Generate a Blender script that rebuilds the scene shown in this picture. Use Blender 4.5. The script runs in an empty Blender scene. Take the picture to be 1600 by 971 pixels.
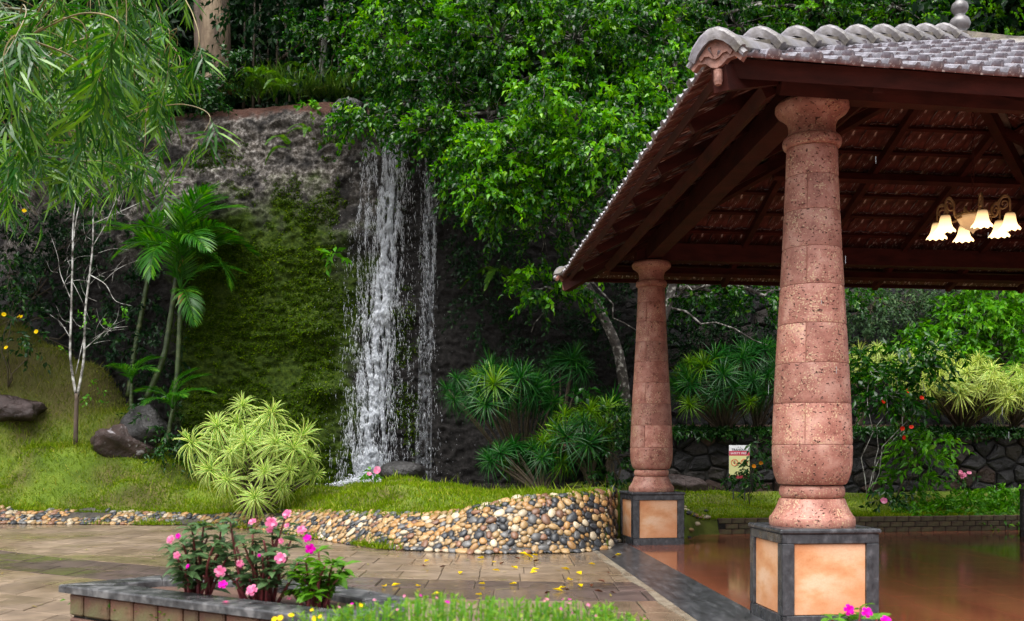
import bpy, bmesh, math, random
import numpy as np
from mathutils import Vector, Matrix, noise

R = math.radians
S = bpy.context.scene
COL = S.collection
rnd = random.Random(11)
rng = np.random.default_rng(11)

# ------------------------------------------------------------------ camera
cd = bpy.data.cameras.new('camera')
cam = bpy.data.objects.new('camera', cd)
COL.objects.link(cam)
cam.location = (0, 0, 1.6)
cam.rotation_euler = (R(90), 0, 0)
cd.lens = 36.0
cd.sensor_width = 36.0
cd.shift_y = (705 - 485.5) / 1600
cd.clip_end = 600
cd.clip_start = 0.05
cd.dof.use_dof = True
cd.dof.focus_distance = 15.0
cd.dof.aperture_fstop = 5.0
S.camera = cam

# ------------------------------------------------------------------ sky and sun (rainy overcast day)
SUN_EL, SUN_AZ = 65.0, 205.0          # azimuth clockwise from +Y
W = bpy.data.worlds.new('World')
S.world = W
W.use_nodes = True
nt = W.node_tree
nt.nodes.clear()
sky = nt.nodes.new('ShaderNodeTexSky')
sky.sky_type = 'NISHITA'
sky.sun_disc = False
sky.sun_elevation = R(SUN_EL)
sky.sun_rotation = R(SUN_AZ)
sky.air_density = 1.0
sky.dust_density = 4.0
hs = nt.nodes.new('ShaderNodeHueSaturation')
hs.inputs['Saturation'].default_value = 0.18
bg = nt.nodes.new('ShaderNodeBackground')
bg.inputs['Strength'].default_value = 0.10
out = nt.nodes.new('ShaderNodeOutputWorld')
nt.links.new(sky.outputs[0], hs.inputs['Color'])
nt.links.new(hs.outputs[0], bg.inputs['Color'])
nt.links.new(bg.outputs[0], out.inputs['Surface'])
sd = bpy.data.lights.new('sun', 'SUN')
sd.energy = 1.5
sd.angle = R(60)
sd.color = (1.0, 0.97, 0.93)
sun = bpy.data.objects.new('sun', sd)
COL.objects.link(sun)
az = R(SUN_AZ)
sv = Vector((math.sin(az) * math.cos(R(SUN_EL)), math.cos(az) * math.cos(R(SUN_EL)), math.sin(R(SUN_EL))))
sun.rotation_euler = sv.to_track_quat('Z', 'Y').to_euler()
sun.location = sv * 40
S.view_settings.view_transform = 'Standard'
S.view_settings.look = 'None'
S.view_settings.exposure = 1.72
S.view_settings.gamma = 1.0
S.view_settings.use_curve_mapping = False
S.render.engine = 'CYCLES'
S.cycles.max_bounces = 6
S.cycles.diffuse_bounces = 3
S.cycles.glossy_bounces = 3
S.cycles.transmission_bounces = 4
S.cycles.transparent_max_bounces = 6
S.cycles.use_denoising = True
S.cycles.sample_clamp_indirect = 6.0

# ------------------------------------------------------------------ helpers
def P(px, py, D):
    return Vector(((px - 800) / 1600 * D, D, 1.6 + (705 - py) / 1600 * D))

class MB:
    """collects vertices / faces, builds ONE mesh"""
    def __init__(s):
        s.v = []; s.f = []; s.n = 0; s.a = []
    def add(s, V, F, a=None):
        V = np.asarray(V, dtype=np.float32).reshape(-1, 3)
        s.v.append(V)
        if isinstance(F, np.ndarray):
            s.f.append(F.astype(np.int32) + s.n)
        else:
            by = {}
            for q in F:
                by.setdefault(len(q), []).append(q)
            for k in by:
                s.f.append(np.array(by[k], dtype=np.int32) + s.n)
        s.a.append(np.zeros(len(V), np.float32) if a is None else np.asarray(a, np.float32))
        s.n += len(V)
        return s
    def mesh(s, name, mat=None, smooth=False, attr=None):
        me = bpy.data.meshes.new(name)
        V = np.concatenate(s.v)
        loops = np.concatenate([f.ravel() for f in s.f])
        tot = np.concatenate([np.full(len(f), f.shape[1], np.int32) for f in s.f])
        start = np.concatenate([[0], np.cumsum(tot)[:-1]]).astype(np.int32)
        me.vertices.add(len(V)); me.vertices.foreach_set('co', V.ravel())
        me.loops.add(len(loops)); me.loops.foreach_set('vertex_index', loops)
        me.polygons.add(len(tot))
        me.polygons.foreach_set('loop_start', start)
        me.polygons.foreach_set('loop_total', tot)
        me.polygons.foreach_set('use_smooth', np.full(len(tot), bool(smooth or (mat is not None and mat.name in LEAFY))))
        me.update(calc_edges=True)
        if attr:
            at = me.attributes.new(attr, 'FLOAT', 'POINT')
            at.data.foreach_set('value', np.concatenate(s.a))
        if mat:
            me.materials.append(mat)
        return me
    def build(s, name, mat=None, parent=None, smooth=False, attr=None):
        return link(name, s.mesh(name, mat, smooth, attr), parent)

def link(name, me, parent=None, M=None, world=True):
    """world=True: the mesh is in world coordinates; False: in the parent's own space"""
    o = bpy.data.objects.new(name, me)
    COL.objects.link(o)
    if parent is not None:
        o.parent = parent
        if world:
            o.matrix_parent_inverse = WM[parent.name].inverted()
    if M is not None:
        o.matrix_basis = M
    if parent is not None and world:
        WM[o.name] = M.copy() if M is not None else Matrix.Identity(4)
    elif parent is None:
        WM[o.name] = M.copy() if M is not None else Matrix.Identity(4)
    return o
WM = {}
LEAFY = set()

def tag(o, label, cat, group=None):
    o['label'] = label; o['category'] = cat
    if group: o['group'] = group
    return o

def thing(name, label, cat, loc=(0, 0, 0), group=None):
    o = bpy.data.objects.new(name, None)
    COL.objects.link(o)
    o.empty_display_size = 0.1
    o.location = loc
    WM[o.name] = Matrix.Translation(Vector(loc))
    o['kind'] = 'thing'
    return tag(o, label, cat, group)

def kind(o, k):
    o['kind'] = k
    return o

# ---- shapes -> (V, F)
def box(c, s, M=None):
    c = Vector(c); x, y, z = s[0] / 2, s[1] / 2, s[2] / 2
    V = [Vector((a, b, d)) for a in (-x, x) for b in (-y, y) for d in (-z, z)]
    V = [(M @ v if M else v) + c for v in V]
    return [tuple(v) for v in V], [(0, 1, 3, 2), (4, 6, 7, 5), (0, 4, 5, 1), (2, 3, 7, 6), (0, 2, 6, 4), (1, 5, 7, 3)]

def bevbox(c, s, b=0.01, M=None):
    """box with chamfered edges (44 triangles)"""
    bm = bmesh.new()
    bmesh.ops.create_cube(bm, size=1.0)
    bmesh.ops.scale(bm, vec=Vector(s), verts=bm.verts)
    bmesh.ops.bevel(bm, geom=list(bm.edges), offset=b, segments=1, affect='EDGES', clamp_overlap=True)
    return from_bm(bm, Matrix.Translation(Vector(c)) @ (M.to_4x4() if M else Matrix.Identity(4)))

def from_bm(bm, M=None):
    if M is not None: bm.transform(M)
    bm.verts.index_update()
    V = [tuple(v.co) for v in bm.verts]; F = [tuple(v.index for v in f.verts) for f in bm.faces]
    bm.free()
    return V, F

def bar(a, b, w, h, up=(0, 0, 1)):
    """rectangular beam from a to b; w across, h along 'up'"""
    a, b = Vector(a), Vector(b)
    d = (b - a); L = d.length; d.normalize()
    u = Vector(up); s = d.cross(u).normalized(); u = s.cross(d).normalized()
    M = Matrix((d, s, u)).transposed()
    return box((a + b) / 2, (L, w, h), M)

def tube(pts, rad, n=6, cap=True):
    pts = [Vector(p) for p in pts]
    if not hasattr(rad, '__len__'): rad = [rad] * len(pts)
    V = []; F = []
    t0 = (pts[1] - pts[0]).normalized()
    ref = Vector((0, 0, 1)) if abs(t0.z) < 0.9 else Vector((1, 0, 0))
    u = t0.cross(ref).normalized()
    for i, p in enumerate(pts):
        t = (pts[min(i + 1, len(pts) - 1)] - pts[max(i - 1, 0)]).normalized()
        u = (u - t * u.dot(t)).normalized(); w = t.cross(u)
        for k in range(n):
            a = 2 * math.pi * k / n
            V.append(tuple(p + (u * math.cos(a) + w * math.sin(a)) * rad[i]))
    for i in range(len(pts) - 1):
        for k in range(n):
            F.append((i * n + k, i * n + (k + 1) % n, (i + 1) * n + (k + 1) % n, (i + 1) * n + k))
    if cap:
        F.append(tuple(range(n - 1, -1, -1)))
        m = (len(pts) - 1) * n
        F.append(tuple(range(m, m + n)))
    return V, F

def lathe(prof, n=32, c=(0, 0, 0), a0=0, a1=2 * math.pi, close=True):
    c = Vector(c); V = []; F = []
    full = abs(a1 - a0 - 2 * math.pi) < 1e-6
    m = n if full else n + 1
    for r, z in prof:
        for k in range(m):
            a = a0 + (a1 - a0) * k / n
            V.append((c.x + r * math.cos(a), c.y + r * math.sin(a), c.z + z))
    for i in range(len(prof) - 1):
        for k in range(n):
            k2 = (k + 1) % m
            F.append((i * m + k, i * m + k2, (i + 1) * m + k2, (i + 1) * m + k))
    if close and full:
        F.append(tuple(range(m - 1, -1, -1))); b = (len(prof) - 1) * m
        F.append(tuple(range(b, b + m)))
    return V, F

def rock(c, s, seed=0, sub=3, rough=0.25, flat=0.0, rot=0):
    bm = bmesh.new()
    bmesh.ops.create_icosphere(bm, subdivisions=sub, radius=1)
    o = Vector((seed * 7.3, seed * 3.1, seed * 1.7))
    rr = random.Random(seed * 31 + 5); pls = []
    for _ in range(15 if rough >= 0.25 else 0):
        nv = Vector((rr.gauss(0, 1), rr.gauss(0, 1), rr.gauss(0, 1))).normalized(); pls.append((nv, rr.uniform(0.62, 0.9)))
    for v in bm.verts:
        d = v.co.normalized()
        fc = 1.0
        for nv, hh in pls:
            c_ = nv.dot(d)
            if c_ > 0.3: fc = min(fc, hh / c_)
        k = fc * (1 + rough * 0.7 * noise.noise(d * 1.1 + o) + rough * 0.18 * noise.noise(d * 4.5 + o) + rough * 0.12 * noise.noise(d * 11 + o))
        v.co = d * k
        if flat: v.co.z = max(v.co.z, -flat)
    M = Matrix.Translation(Vector(c)) @ Matrix.Rotation(rot, 4, 'Z') @ Matrix.Diagonal((*s, 1))
    return from_bm(bm, M)

def kite_leaves(pos, d, nrm, L, Wd, fold=0.25, droop=0.12):
    """arrays of pointed folded leaves: 5 vertices, 4 triangles each"""
    pos = np.asarray(pos, float); N = len(pos)
    d = d / (np.linalg.norm(d, axis=1, keepdims=True) + 1e-9)
    s = np.cross(d, nrm); s /= (np.linalg.norm(s, axis=1, keepdims=True) + 1e-9)
    n = np.cross(s, d)
    L = np.broadcast_to(np.asarray(L, float), (N,))[:, None]; Wd = np.broadcast_to(np.asarray(Wd, float), (N,))[:, None]
    V = np.empty((N, 5, 3))
    V[:, 0] = pos
    V[:, 1] = pos + d * L * 0.42 + s * Wd * 0.5 + n * Wd * fold
    V[:, 2] = pos + d * L * 0.45
    V[:, 3] = pos + d * L * 0.42 - s * Wd * 0.5 + n * Wd * fold
    V[:, 4] = pos + d * L - n * L * droop
    F = np.array([(0, 2, 1), (0, 3, 2), (1, 2, 4), (2, 3, 4)])
    F = (np.arange(N)[:, None, None] * 5 + F[None]).reshape(-1, 3)
    return V.reshape(-1, 3), F

def blades(pos, d, nrm, L, Wd, droop=0.3):
    """long strap blades: 6 vertices, 4 triangles"""
    N = len(pos)
    d = d / (np.linalg.norm(d, axis=1, keepdims=True) + 1e-9)
    s = np.cross(d, nrm); s /= (np.linalg.norm(s, axis=1, keepdims=True) + 1e-9)
    L = np.broadcast_to(np.asarray(L, float), (N,))[:, None]; Wd = np.broadcast_to(np.asarray(Wd, float), (N,))[:, None]
    dz = np.array([0, 0, 1.0])
    V = np.empty((N, 6, 3))
    V[:, 0] = pos
    a = pos + d * L * 0.28 - dz * L * droop * 0.06
    b = pos + d * L * 0.65 - dz * L * droop * 0.4
    V[:, 1] = a + s * Wd * 0.5; V[:, 2] = a - s * Wd * 0.5
    V[:, 3] = b + s * Wd * 0.4; V[:, 4] = b - s * Wd * 0.4
    V[:, 5] = pos + d * L * 0.97 - dz * L * droop
    F = np.array([(0, 2, 1), (1, 2, 4), (1, 4, 3), (3, 4, 5)])
    F = (np.arange(N)[:, None, None] * 6 + F[None]).reshape(-1, 3)
    return V.reshape(-1, 3), F

def unit(n, r=rng):
    v = r.normal(size=(n, 3))
    return v / np.linalg.norm(v, axis=1, keepdims=True)

def spline(pts, n):
    """Catmull-Rom through pts"""
    pts = [Vector(p) for p in pts]
    q = [pts[0] * 2 - pts[1]] + pts + [pts[-1] * 2 - pts[-2]]
    o = []
    m = len(pts) - 1
    for i in range(n + 1):
        t = i / n * m; k = min(int(t), m - 1); t -= k
        a, b, c, d = q[k:k + 4]
        o.append(0.5 * ((2 * b) + (c - a) * t + (2 * a - 5 * b + 4 * c - d) * t * t + (3 * b - 3 * c + d - a) * t ** 3))
    return o

# ------------------------------------------------------------------ materials
def newmat(name):
    m = bpy.data.materials.new(name); m.use_nodes = True
    t = m.node_tree; t.nodes.clear()
    o = t.nodes.new('ShaderNodeOutputMaterial')
    return m, t, o

def N(t, typ, **kw):
    n = t.nodes.new(typ)
    for k, v in kw.items():
        if k in n.inputs: n.inputs[k].default_value = v
        else: setattr(n, k, v)
    return n

def ramp(t, fac, stops, interp='LINEAR'):
    r = t.nodes.new('ShaderNodeValToRGB'); r.color_ramp.interpolation = interp
    e = r.color_ramp.elements
    while len(e) < len(stops): e.new(0.5)
    for x, (p, c) in zip(e, stops):
        x.position = p; x.color = (*c, 1) if len(c) == 3 else c
    t.links.new(fac, r.inputs[0])
    return r.outputs[0]

def coords(t, scale=(1, 1, 1), which='Object', rot=(0, 0, 0)):
    c = t.nodes.new('ShaderNodeTexCoord'); m = t.nodes.new('ShaderNodeMapping')
    m.inputs['Scale'].default_value = scale; m.inputs['Rotation'].default_value = rot
    t.links.new(c.outputs[which], m.inputs[0])
    return m.outputs[0]

def nz(t, vec, scale, detail=4, rough=0.55):
    n = N(t, 'ShaderNodeTexNoise', Scale=scale, Detail=detail, Roughness=rough)
    t.links.new(vec, n.inputs['Vector'])
    return n.outputs['Fac']

def mixc(t, f, a, b, mode='MIX'):
    m = t.nodes.new('ShaderNodeMix'); m.data_type = 'RGBA'; m.blend_type = mode
    for s, v in ((0, f), (6, a), (7, b)):
        if hasattr(v, 'links') or hasattr(v, 'is_linked'): t.links.new(v, m.inputs[s])
        else: m.inputs[s].default_value = v if s == 0 else (*v, 1)
    return m.outputs[2]

def surf(name, stops, scale=3, detail=5, rough=0.6, bump=0.2, bscale=None, stretch=(1, 1, 1), spec=0.5,
         rvar=None, per=0.0, stops2=None, scale2=0.6, coat=0, bdist=0.02):
    """one- or two-scale noise colour, noise bump, optional per-object variation and roughness patches"""
    m, t, o = newmat(name)
    v = coords(t, stretch)
    f = nz(t, v, scale, detail)
    c = ramp(t, f, stops)
    if stops2:
        f2 = nz(t, v, scale2, 4)
        c = mixc(t, ramp(t, f2, [(0.4, (0, 0, 0)), (0.62, (1, 1, 1))]), c, ramp(t, f, stops2))
    if per:
        oi = t.nodes.new('ShaderNodeObjectInfo')
        mr = N(t, 'ShaderNodeMapRange'); mr.inputs[3].default_value = 1 - per; mr.inputs[4].default_value = 1 + per
        t.links.new(oi.outputs['Random'], mr.inputs[0])
        h = N(t, 'ShaderNodeHueSaturation'); t.links.new(mr.outputs[0], h.inputs['Value']); t.links.new(c, h.inputs['Color'])
        c = h.outputs[0]
    b = N(t, 'ShaderNodeBsdfPrincipled', Roughness=rough)
    b.inputs['Specular IOR Level'].default_value = spec
    if coat: b.inputs['Coat Weight'].default_value = coat; b.inputs['Coat Roughness'].default_value = 0.08
    t.links.new(c, b.inputs['Base Color'])
    if rvar:
        fr = nz(t, v, rvar[0], 3)
        t.links.new(ramp(t, fr, [(0.42, (rvar[1],) * 3), (0.6, (rvar[2],) * 3)]), b.inputs['Roughness'])
    if bump:
        bn = N(t, 'ShaderNodeBump', Strength=bump, Distance=bdist)
        t.links.new(nz(t, v, bscale or scale * 4, 6, 0.65), bn.inputs['Height'])
        t.links.new(bn.outputs[0], b.inputs['Normal'])
    t.links.new(b.outputs[0], o.inputs[0])
    return m

def leafmat(name, c1, c2, c3=None, rough=0.3, trans=0.3, spec=0.5, edge=None, patch=0.5):
    """leaf: random tone per leaf, some light through it"""
    m, t, o = newmat(name)
    LEAFY.add(m.name)
    g = t.nodes.new('ShaderNodeNewGeometry')
    stops = [(0.0, c1), (0.75, c2), (1.0, c3 or c2)]
    c = ramp(t, g.outputs['Random Per Island'], stops)
    v = coords(t)
    c = mixc(t, ramp(t, nz(t, v, patch, 2), [(0.35, (0, 0, 0)), (0.65, (1, 1, 1))]), c, mixc(t, 0.55, c, c1))
    if edge:
        a = N(t, 'ShaderNodeAttribute', attribute_name='edge')
        c = mixc(t, ramp(t, a.outputs['Fac'], [(edge[1], (0, 0, 0)), (edge[1] + 0.12, (1, 1, 1))]), c, edge[0])
    b = N(t, 'ShaderNodeBsdfPrincipled', Roughness=rough)
    b.inputs['Specular IOR Level'].default_value = spec * 0.42
    hb = N(t, 'ShaderNodeHueSaturation', Saturation=1.12); t.links.new(c, hb.inputs['Color']); c = hb.outputs[0]
    t.links.new(c, b.inputs['Base Color'])
    tr = t.nodes.new('ShaderNodeBsdfTranslucent')
    h = N(t, 'ShaderNodeHueSaturation', Value=1.7, Saturation=1.1); t.links.new(c, h.inputs['Color'])
    t.links.new(h.outputs[0], tr.inputs['Color'])
    ms = N(t, 'ShaderNodeMixShader'); ms.inputs[0].default_value = trans
    t.links.new(b.outputs[0], ms.inputs[1]); t.links.new(tr.outputs[0], ms.inputs[2])
    t.links.new(ms.outputs[0], o.inputs[0])
    return m

def plain(name, c, rough=0.5, emit=0, ecol=None, metal=0):
    m, t, o = newmat(name)
    b = N(t, 'ShaderNodeBsdfPrincipled', Roughness=rough)
    b.inputs['Base Color'].default_value = (*c, 1); b.inputs['Metallic'].default_value = metal
    if emit:
        b.inputs['Emission Color'].default_value = (*(ecol or c), 1); b.inputs['Emission Strength'].default_value = emit
    t.links.new(b.outputs[0], o.inputs[0])
    return m

def brown_by_height(m, z0, z1, col):
    '''mixes the grass colour towards brown on the high, steep part of the slope'''
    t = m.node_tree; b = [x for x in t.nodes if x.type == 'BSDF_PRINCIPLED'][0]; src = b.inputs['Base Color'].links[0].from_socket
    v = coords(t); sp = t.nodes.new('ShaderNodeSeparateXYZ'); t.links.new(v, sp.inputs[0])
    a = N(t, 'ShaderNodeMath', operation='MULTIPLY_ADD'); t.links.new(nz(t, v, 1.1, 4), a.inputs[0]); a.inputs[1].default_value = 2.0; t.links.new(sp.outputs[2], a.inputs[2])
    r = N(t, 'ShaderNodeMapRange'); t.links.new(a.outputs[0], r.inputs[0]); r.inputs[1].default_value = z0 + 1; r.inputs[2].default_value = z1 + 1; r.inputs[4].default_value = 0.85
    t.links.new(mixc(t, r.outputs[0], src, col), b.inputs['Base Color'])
# ------------------------------------------------------------------ ground sheet
M_soil = surf('soil', [(0.3, (0.045, 0.022, 0.014)), (0.7, (0.11, 0.055, 0.035))], 5, 6, 0.8, 0.6, 20)
M_paver_tan = surf('wet_paver_tan', [(0.3, (0.13, 0.094, 0.064)), (0.7, (0.25, 0.187, 0.132))], 3.5, 6, 0.35, 0.25, 30, per=0.16, rvar=(0.35, 0.12, 0.6), stops2=[(0.3, (0.10, 0.07, 0.046)), (0.7, (0.19, 0.135, 0.09))], bdist=0.006)
M_paver_dark = surf('wet_paver_dark', [(0.3, (0.05, 0.036, 0.034)), (0.7, (0.11, 0.078, 0.07))], 3.5, 6, 0.3, 0.25, 30, per=0.16, rvar=(0.5, 0.06, 0.38), bdist=0.006)
M_joint = surf('paver_joint', [(0.3, (0.02, 0.014, 0.01)), (0.7, (0.05, 0.04, 0.02))], 8, 4, 0.7, 0.3)

g = MB()
g.add([(-150, -60, -0.06), (150, -60, -0.06), (150, 300, -0.06), (-150, 300, -0.06)], [(0, 1, 2, 3)])
kind(g.build('ground', M_soil), 'structure')['label'] = 'bare soil ground under the paving'

# lawn / bank edge as y(x)
EX = [-22, -18, -11.3, -7, -5.2, -3.8, -2.8, -2.1, -0.5, 1.0, 1.6, 1.9, 3.2, 3.6, 7.7, 14]
EY = [25.5, 24.3, 22.6, 22.2, 21.0, 19.1, 17.6, 16.8, 16.0, 16.2, 16.8, 18.2, 18.7, 19.5, 20.5, 21.2]
def edge_y(x): return float(np.interp(x, EX, EY))

# ---- paving: curved rows of slabs
pav = bpy.data.objects.new('paving', None); COL.objects.link(pav); WM['paving'] = Matrix.Identity(4)
kind(pav, 'structure'); pav['label'] = 'wet brown paved drive with one darker band across it'
base = MB(); base.add([(-30, 1.2, -0.03), (2.3, 1.2, -0.03), (2.3, 26, -0.03), (-30, 26, -0.03)], [(0, 1, 2, 3)])
base.build('joint_bed', M_joint, pav)
def curve_off(x): return 0.042 * (x - 1.5) ** 2 if x < 1.5 else 0.0
rest = {True: MB(), False: MB()}
slabs = []
row = 0; v = 1.4
while v < 24:
    dark = 10.95 <= v < 12.55
    dv = 0.80 if not dark else 0.80
    u = -21 - (row % 2) * 0.27 + rnd.uniform(-0.05, 0.05)
    while u < 1.9:
        du = 0.56 + rnd.uniform(-0.05, 0.06)
        u2 = min(u + du, 1.95)
        if u2 - u > 0.12:
            g_ = 0.005
            z = -0.012 + rnd.uniform(-0.0022, 0.0022)
            C = [(u + g_, v + g_ + curve_off(u + g_)), (u2 - g_, v + g_ + curve_off(u2 - g_)), (u2 - g_, v + dv - g_ + curve_off(u2 - g_)), (u + g_, v + dv - g_ + curve_off(u + g_))]
            cx, cy = sum(c[0] for c in C) / 4, sum(c[1] for c in C) / 4
            if cy < edge_y(cx) + 0.8:
                tl = [rnd.uniform(-0.002, 0.002) for _ in C]
                b_ = 0.012
                V = [(x, y, z - 0.05) for x, y in C] + [(x, y, z - 0.006 + q) for (x, y), q in zip(C, tl)] + \
                    [(x + (cx - x) * b_ / 0.3, y + (cy - y) * b_ / 0.3, z + q) for (x, y), q in zip(C, tl)]
                F = [(8, 9, 10, 11)] + [(k, (k + 1) % 4, 4 + (k + 1) % 4, 4 + k) for k in range(4)] + [(4 + k, 4 + (k + 1) % 4, 8 + (k + 1) % 4, 8 + k) for k in range(4)]
                slabs.append((cy, cx, dark, V, F))
        u = u2
    v += dv; row += 1
slabs.sort(key=lambda s: s[0])
cnt = 0
for cy, cx, dark, V, F in slabs:
    px, py = 800 + cx / cy * 1600, 705 + 1.6 / cy * 1600
    if -30 < px < 1100 and py < 1000 and cnt < 300:
        m = MB(); m.add(V, F); m.build('paver', M_paver_dark if dark else M_paver_tan, pav); cnt += 1
    else:
        rest[dark].add(V, F)
for dk in rest:
    kind(rest[dk].build('pavers', M_paver_dark if dk else M_paver_tan, pav), 'stuff')

# ------------------------------------------------------------------ lawn, bank and hill: one height field
CTRL = [(-13.5, 27, 5.2), (-13, 26.6, 4.75), (-12, 26.4, 4.3), (-11.1, 26.4, 3.85), (-9.8, 25.6, 2.6), (-8.4, 24.7, 1.35), (-7.5, 23.9, 0.75), (-10, 28.5, 1.4), (-8, 27, 0.5), (-6.5, 26, 0.4), (-12, 30, 2.6), (-15, 30, 4.5), (-9, 30, 0.6),
        (-11.2, 24.3, 1.75), (-12.5, 25, 2.7), (-10.4, 24.3, 1.75), (-8.9, 23.6, 0.95), (-11.8, 23.6, 0.9), (-9.5, 23.1, 0.5), (-15, 25, 2.7), (-16, 26.5, 4.6), (-18, 27, 5), (-20, 26, 2.5), (-7.2, 23.2, 0.45),
        (-4, 21.4, 0.62), (-5, 22, 0.5), (-3, 20.4, 0.82), (-2.3, 20.6, 1.08), (-2.2, 19.6, 0.98), (-1.0, 18.8, 0.86), (0, 18.2, 0.86), (-1.4, 19.9, 0.95), (-2.4, 18.4, 0.7), (-3.6, 19.9, 0.55), (-4.3, 22.3, 0.83), (-3.2, 21.7, 0.92),
        (-3.2, 23.2, 0.55), (-2, 22.4, 0.6), (0, 20.6, 0.55), (1, 20.6, 0.6), (-4.5, 23.6, 0.5), (-3, 25.2, 0.4), (0, 25, 0.4), (-1, 21.4, 0.5), (1.5, 19, 0.95), (0.8, 18.4, 0.9), (2.5, 20.5, 1.0), (3, 22.5, 0.9), (2.2, 24.5, 0.9), (-6, 23.6, 0.6),
        (3.75, 20.6, 0.5), (4.1, 22, 0.72), (4.1, 22.6, 0.74), (5.3, 21.3, 0.45), (6, 22.7, 0.7), (7.7, 21.2, 0.32), (8, 23, 0.68), (10, 21.6, 0.4), (10, 23.2, 0.72), (14, 22, 0.4), (14, 24, 0.7)]
CT = np.array(CTRL)
TX = [-22, -11.3, -7, -4.6, -2.8, -1.1, 0.2, 1.6, 1.9, 3.2, 3.6, 14]
TZ = [0.3, 0.26, 0.2, 0.34, 0.46, 0.55, 0.84, 0.9, 0.9, 0.5, 0.32, 0.32]
TW = [0.6, 0.6, 0.55, 1.0, 1.05, 0.9, 0.75, 0.6, 0.3, 0.4, 0.12, 0.12]
def lawn_z(x, y):
    x = np.asarray(x, float); y = np.asarray(y, float)
    ye = np.interp(x, EX, EY); zt = np.interp(x, TX, TZ); w = np.interp(x, TX, TW)
    s = y - ye
    d2 = (x[..., None] - CT[:, 0]) ** 2 + (y[..., None] - CT[:, 1]) ** 2
    # edge acts as one more control point at each x
    de = (np.maximum(s - w, 0)) ** 2
    wt = 1 / (d2 + 0.06) ** 1.7; we = 2.0 / (de + 0.06) ** 1.7
    zi = ((wt * CT[:, 2]).sum(-1) + we * zt) / (wt.sum(-1) + we)
    k = np.clip(s / w, 0, 1)
    z = np.where(s < w, zt * (1 - (1 - k) ** 1.35), zi)
    return np.where(s < 0, 0.0, z) - 0.02

nx, ny = 260, 90
xs = np.linspace(-21, 14, nx)
V = np.empty((ny, nx, 3))
for j in range(ny):
    k = (j / (ny - 1)) ** 1.5
    V[j, :, 0] = xs
    ye = np.interp(xs, EX, EY)
    V[j, :, 1] = ye - 0.02 + k * (31 - ye)
V[..., 2] = lawn_z(V[..., 0], V[..., 1])
for j in range(ny):
    for i in range(nx):
        V[j, i, 2] += 0.05 * noise.noise(Vector((V[j, i, 0] * 1.3, V[j, i, 1] * 1.3, 0))) * min(1, j / 20)
idx = np.arange(nx * ny).reshape(ny, nx)
F = np.stack([idx[:-1, :-1], idx[:-1, 1:], idx[1:, 1:], idx[1:, :-1]], -1).reshape(-1, 4)
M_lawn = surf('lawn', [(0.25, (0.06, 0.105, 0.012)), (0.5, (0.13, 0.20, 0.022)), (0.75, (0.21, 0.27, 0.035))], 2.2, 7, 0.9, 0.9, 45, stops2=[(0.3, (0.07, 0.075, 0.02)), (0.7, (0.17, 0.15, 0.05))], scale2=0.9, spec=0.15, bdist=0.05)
brown_by_height(M_lawn, 1.5, 3.2, (0.055, 0.045, 0.016))
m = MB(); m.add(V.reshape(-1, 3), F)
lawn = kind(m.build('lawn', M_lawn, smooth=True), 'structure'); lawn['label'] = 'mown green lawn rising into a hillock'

# ---- grass blades on the lawn
def in_pool(x, y): return lawn_z(x, y) < 0.80
n = 150000
gx = rng.uniform(-14.5, 9.5, n); ge = np.interp(gx, EX, EY); gw = np.interp(gx, TX, TW)
gy = ge + gw * 0.85 + rng.random(n) ** 1.6 * 8.0
gz = lawn_z(gx, gy)
px = 800 + gx / gy * 1600
keep = (px > -20) & (px < 1620)
POOL = [(-5.4, 24.0), (-3.8, 22.9), (-2.0, 21.3), (-1.2, 20.4), (-0.5, 19.3), (0.4, 18.75), (1.6, 19.0), (3.4, 21), (3.4, 27.5), (-6.6, 27.5), (-6.2, 24.2)]
pool_zone = np.zeros(len(gx), bool)
for (xa, ya), (xb, yb) in zip(POOL, POOL[1:] + POOL[:1]):
    pool_zone ^= ((ya > gy) != (yb > gy)) & (gx < (xb - xa) * (gy - ya) / (yb - ya + 1e-9) + xa)
pool_zone &= gz < 0.83
keep &= ~pool_zone & ~((gx > -7.6) & (gx < 3.6) & (gy > 24.6)) & ~((gx > 0.6) & (gx < 2.9) & (gy > 18.0)) & ~((gx > 3.6) & (gy > 22.6))
gx, gy, gz = gx[keep], gy[keep], gz[keep]
# weeds creeping over the foot of the bank onto the paving
ex_ = rng.uniform(-9.5, -1.8, 9000); kp_ = np.array([noise.noise(Vector((a * 1.1, 0, 6))) for a in ex_]) + rng.normal(size=9000) * 0.12 > 0.08
ex_ = ex_[kp_]; ey_ = np.interp(ex_, EX, EY) - 0.02 + rng.normal(size=len(ex_)) * 0.10
gx = np.concatenate([gx, ex_]); gy = np.concatenate([gy, ey_]); gz = np.concatenate([gz, np.maximum(lawn_z(ex_, ey_), 0.0) + 0.005])
n = len(gx)
d = rng.normal(size=(n, 3)) * 0.55; d[:, 2] = np.abs(d[:, 2]) * 0.5 + 0.8
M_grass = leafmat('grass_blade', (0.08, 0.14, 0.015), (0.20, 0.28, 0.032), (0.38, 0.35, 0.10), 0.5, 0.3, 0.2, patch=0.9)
brown_by_height(M_grass, 1.5, 3.2, (0.09, 0.075, 0.025))
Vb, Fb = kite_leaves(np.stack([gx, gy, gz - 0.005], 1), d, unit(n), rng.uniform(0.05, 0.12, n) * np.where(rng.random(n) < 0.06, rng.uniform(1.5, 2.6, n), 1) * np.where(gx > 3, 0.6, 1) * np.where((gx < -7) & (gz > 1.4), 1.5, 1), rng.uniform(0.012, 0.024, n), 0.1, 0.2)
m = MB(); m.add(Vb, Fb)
gr = kind(m.build('grass', M_grass), 'stuff'); gr['label'] = 'short green turf blades all over the lawn'

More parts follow.
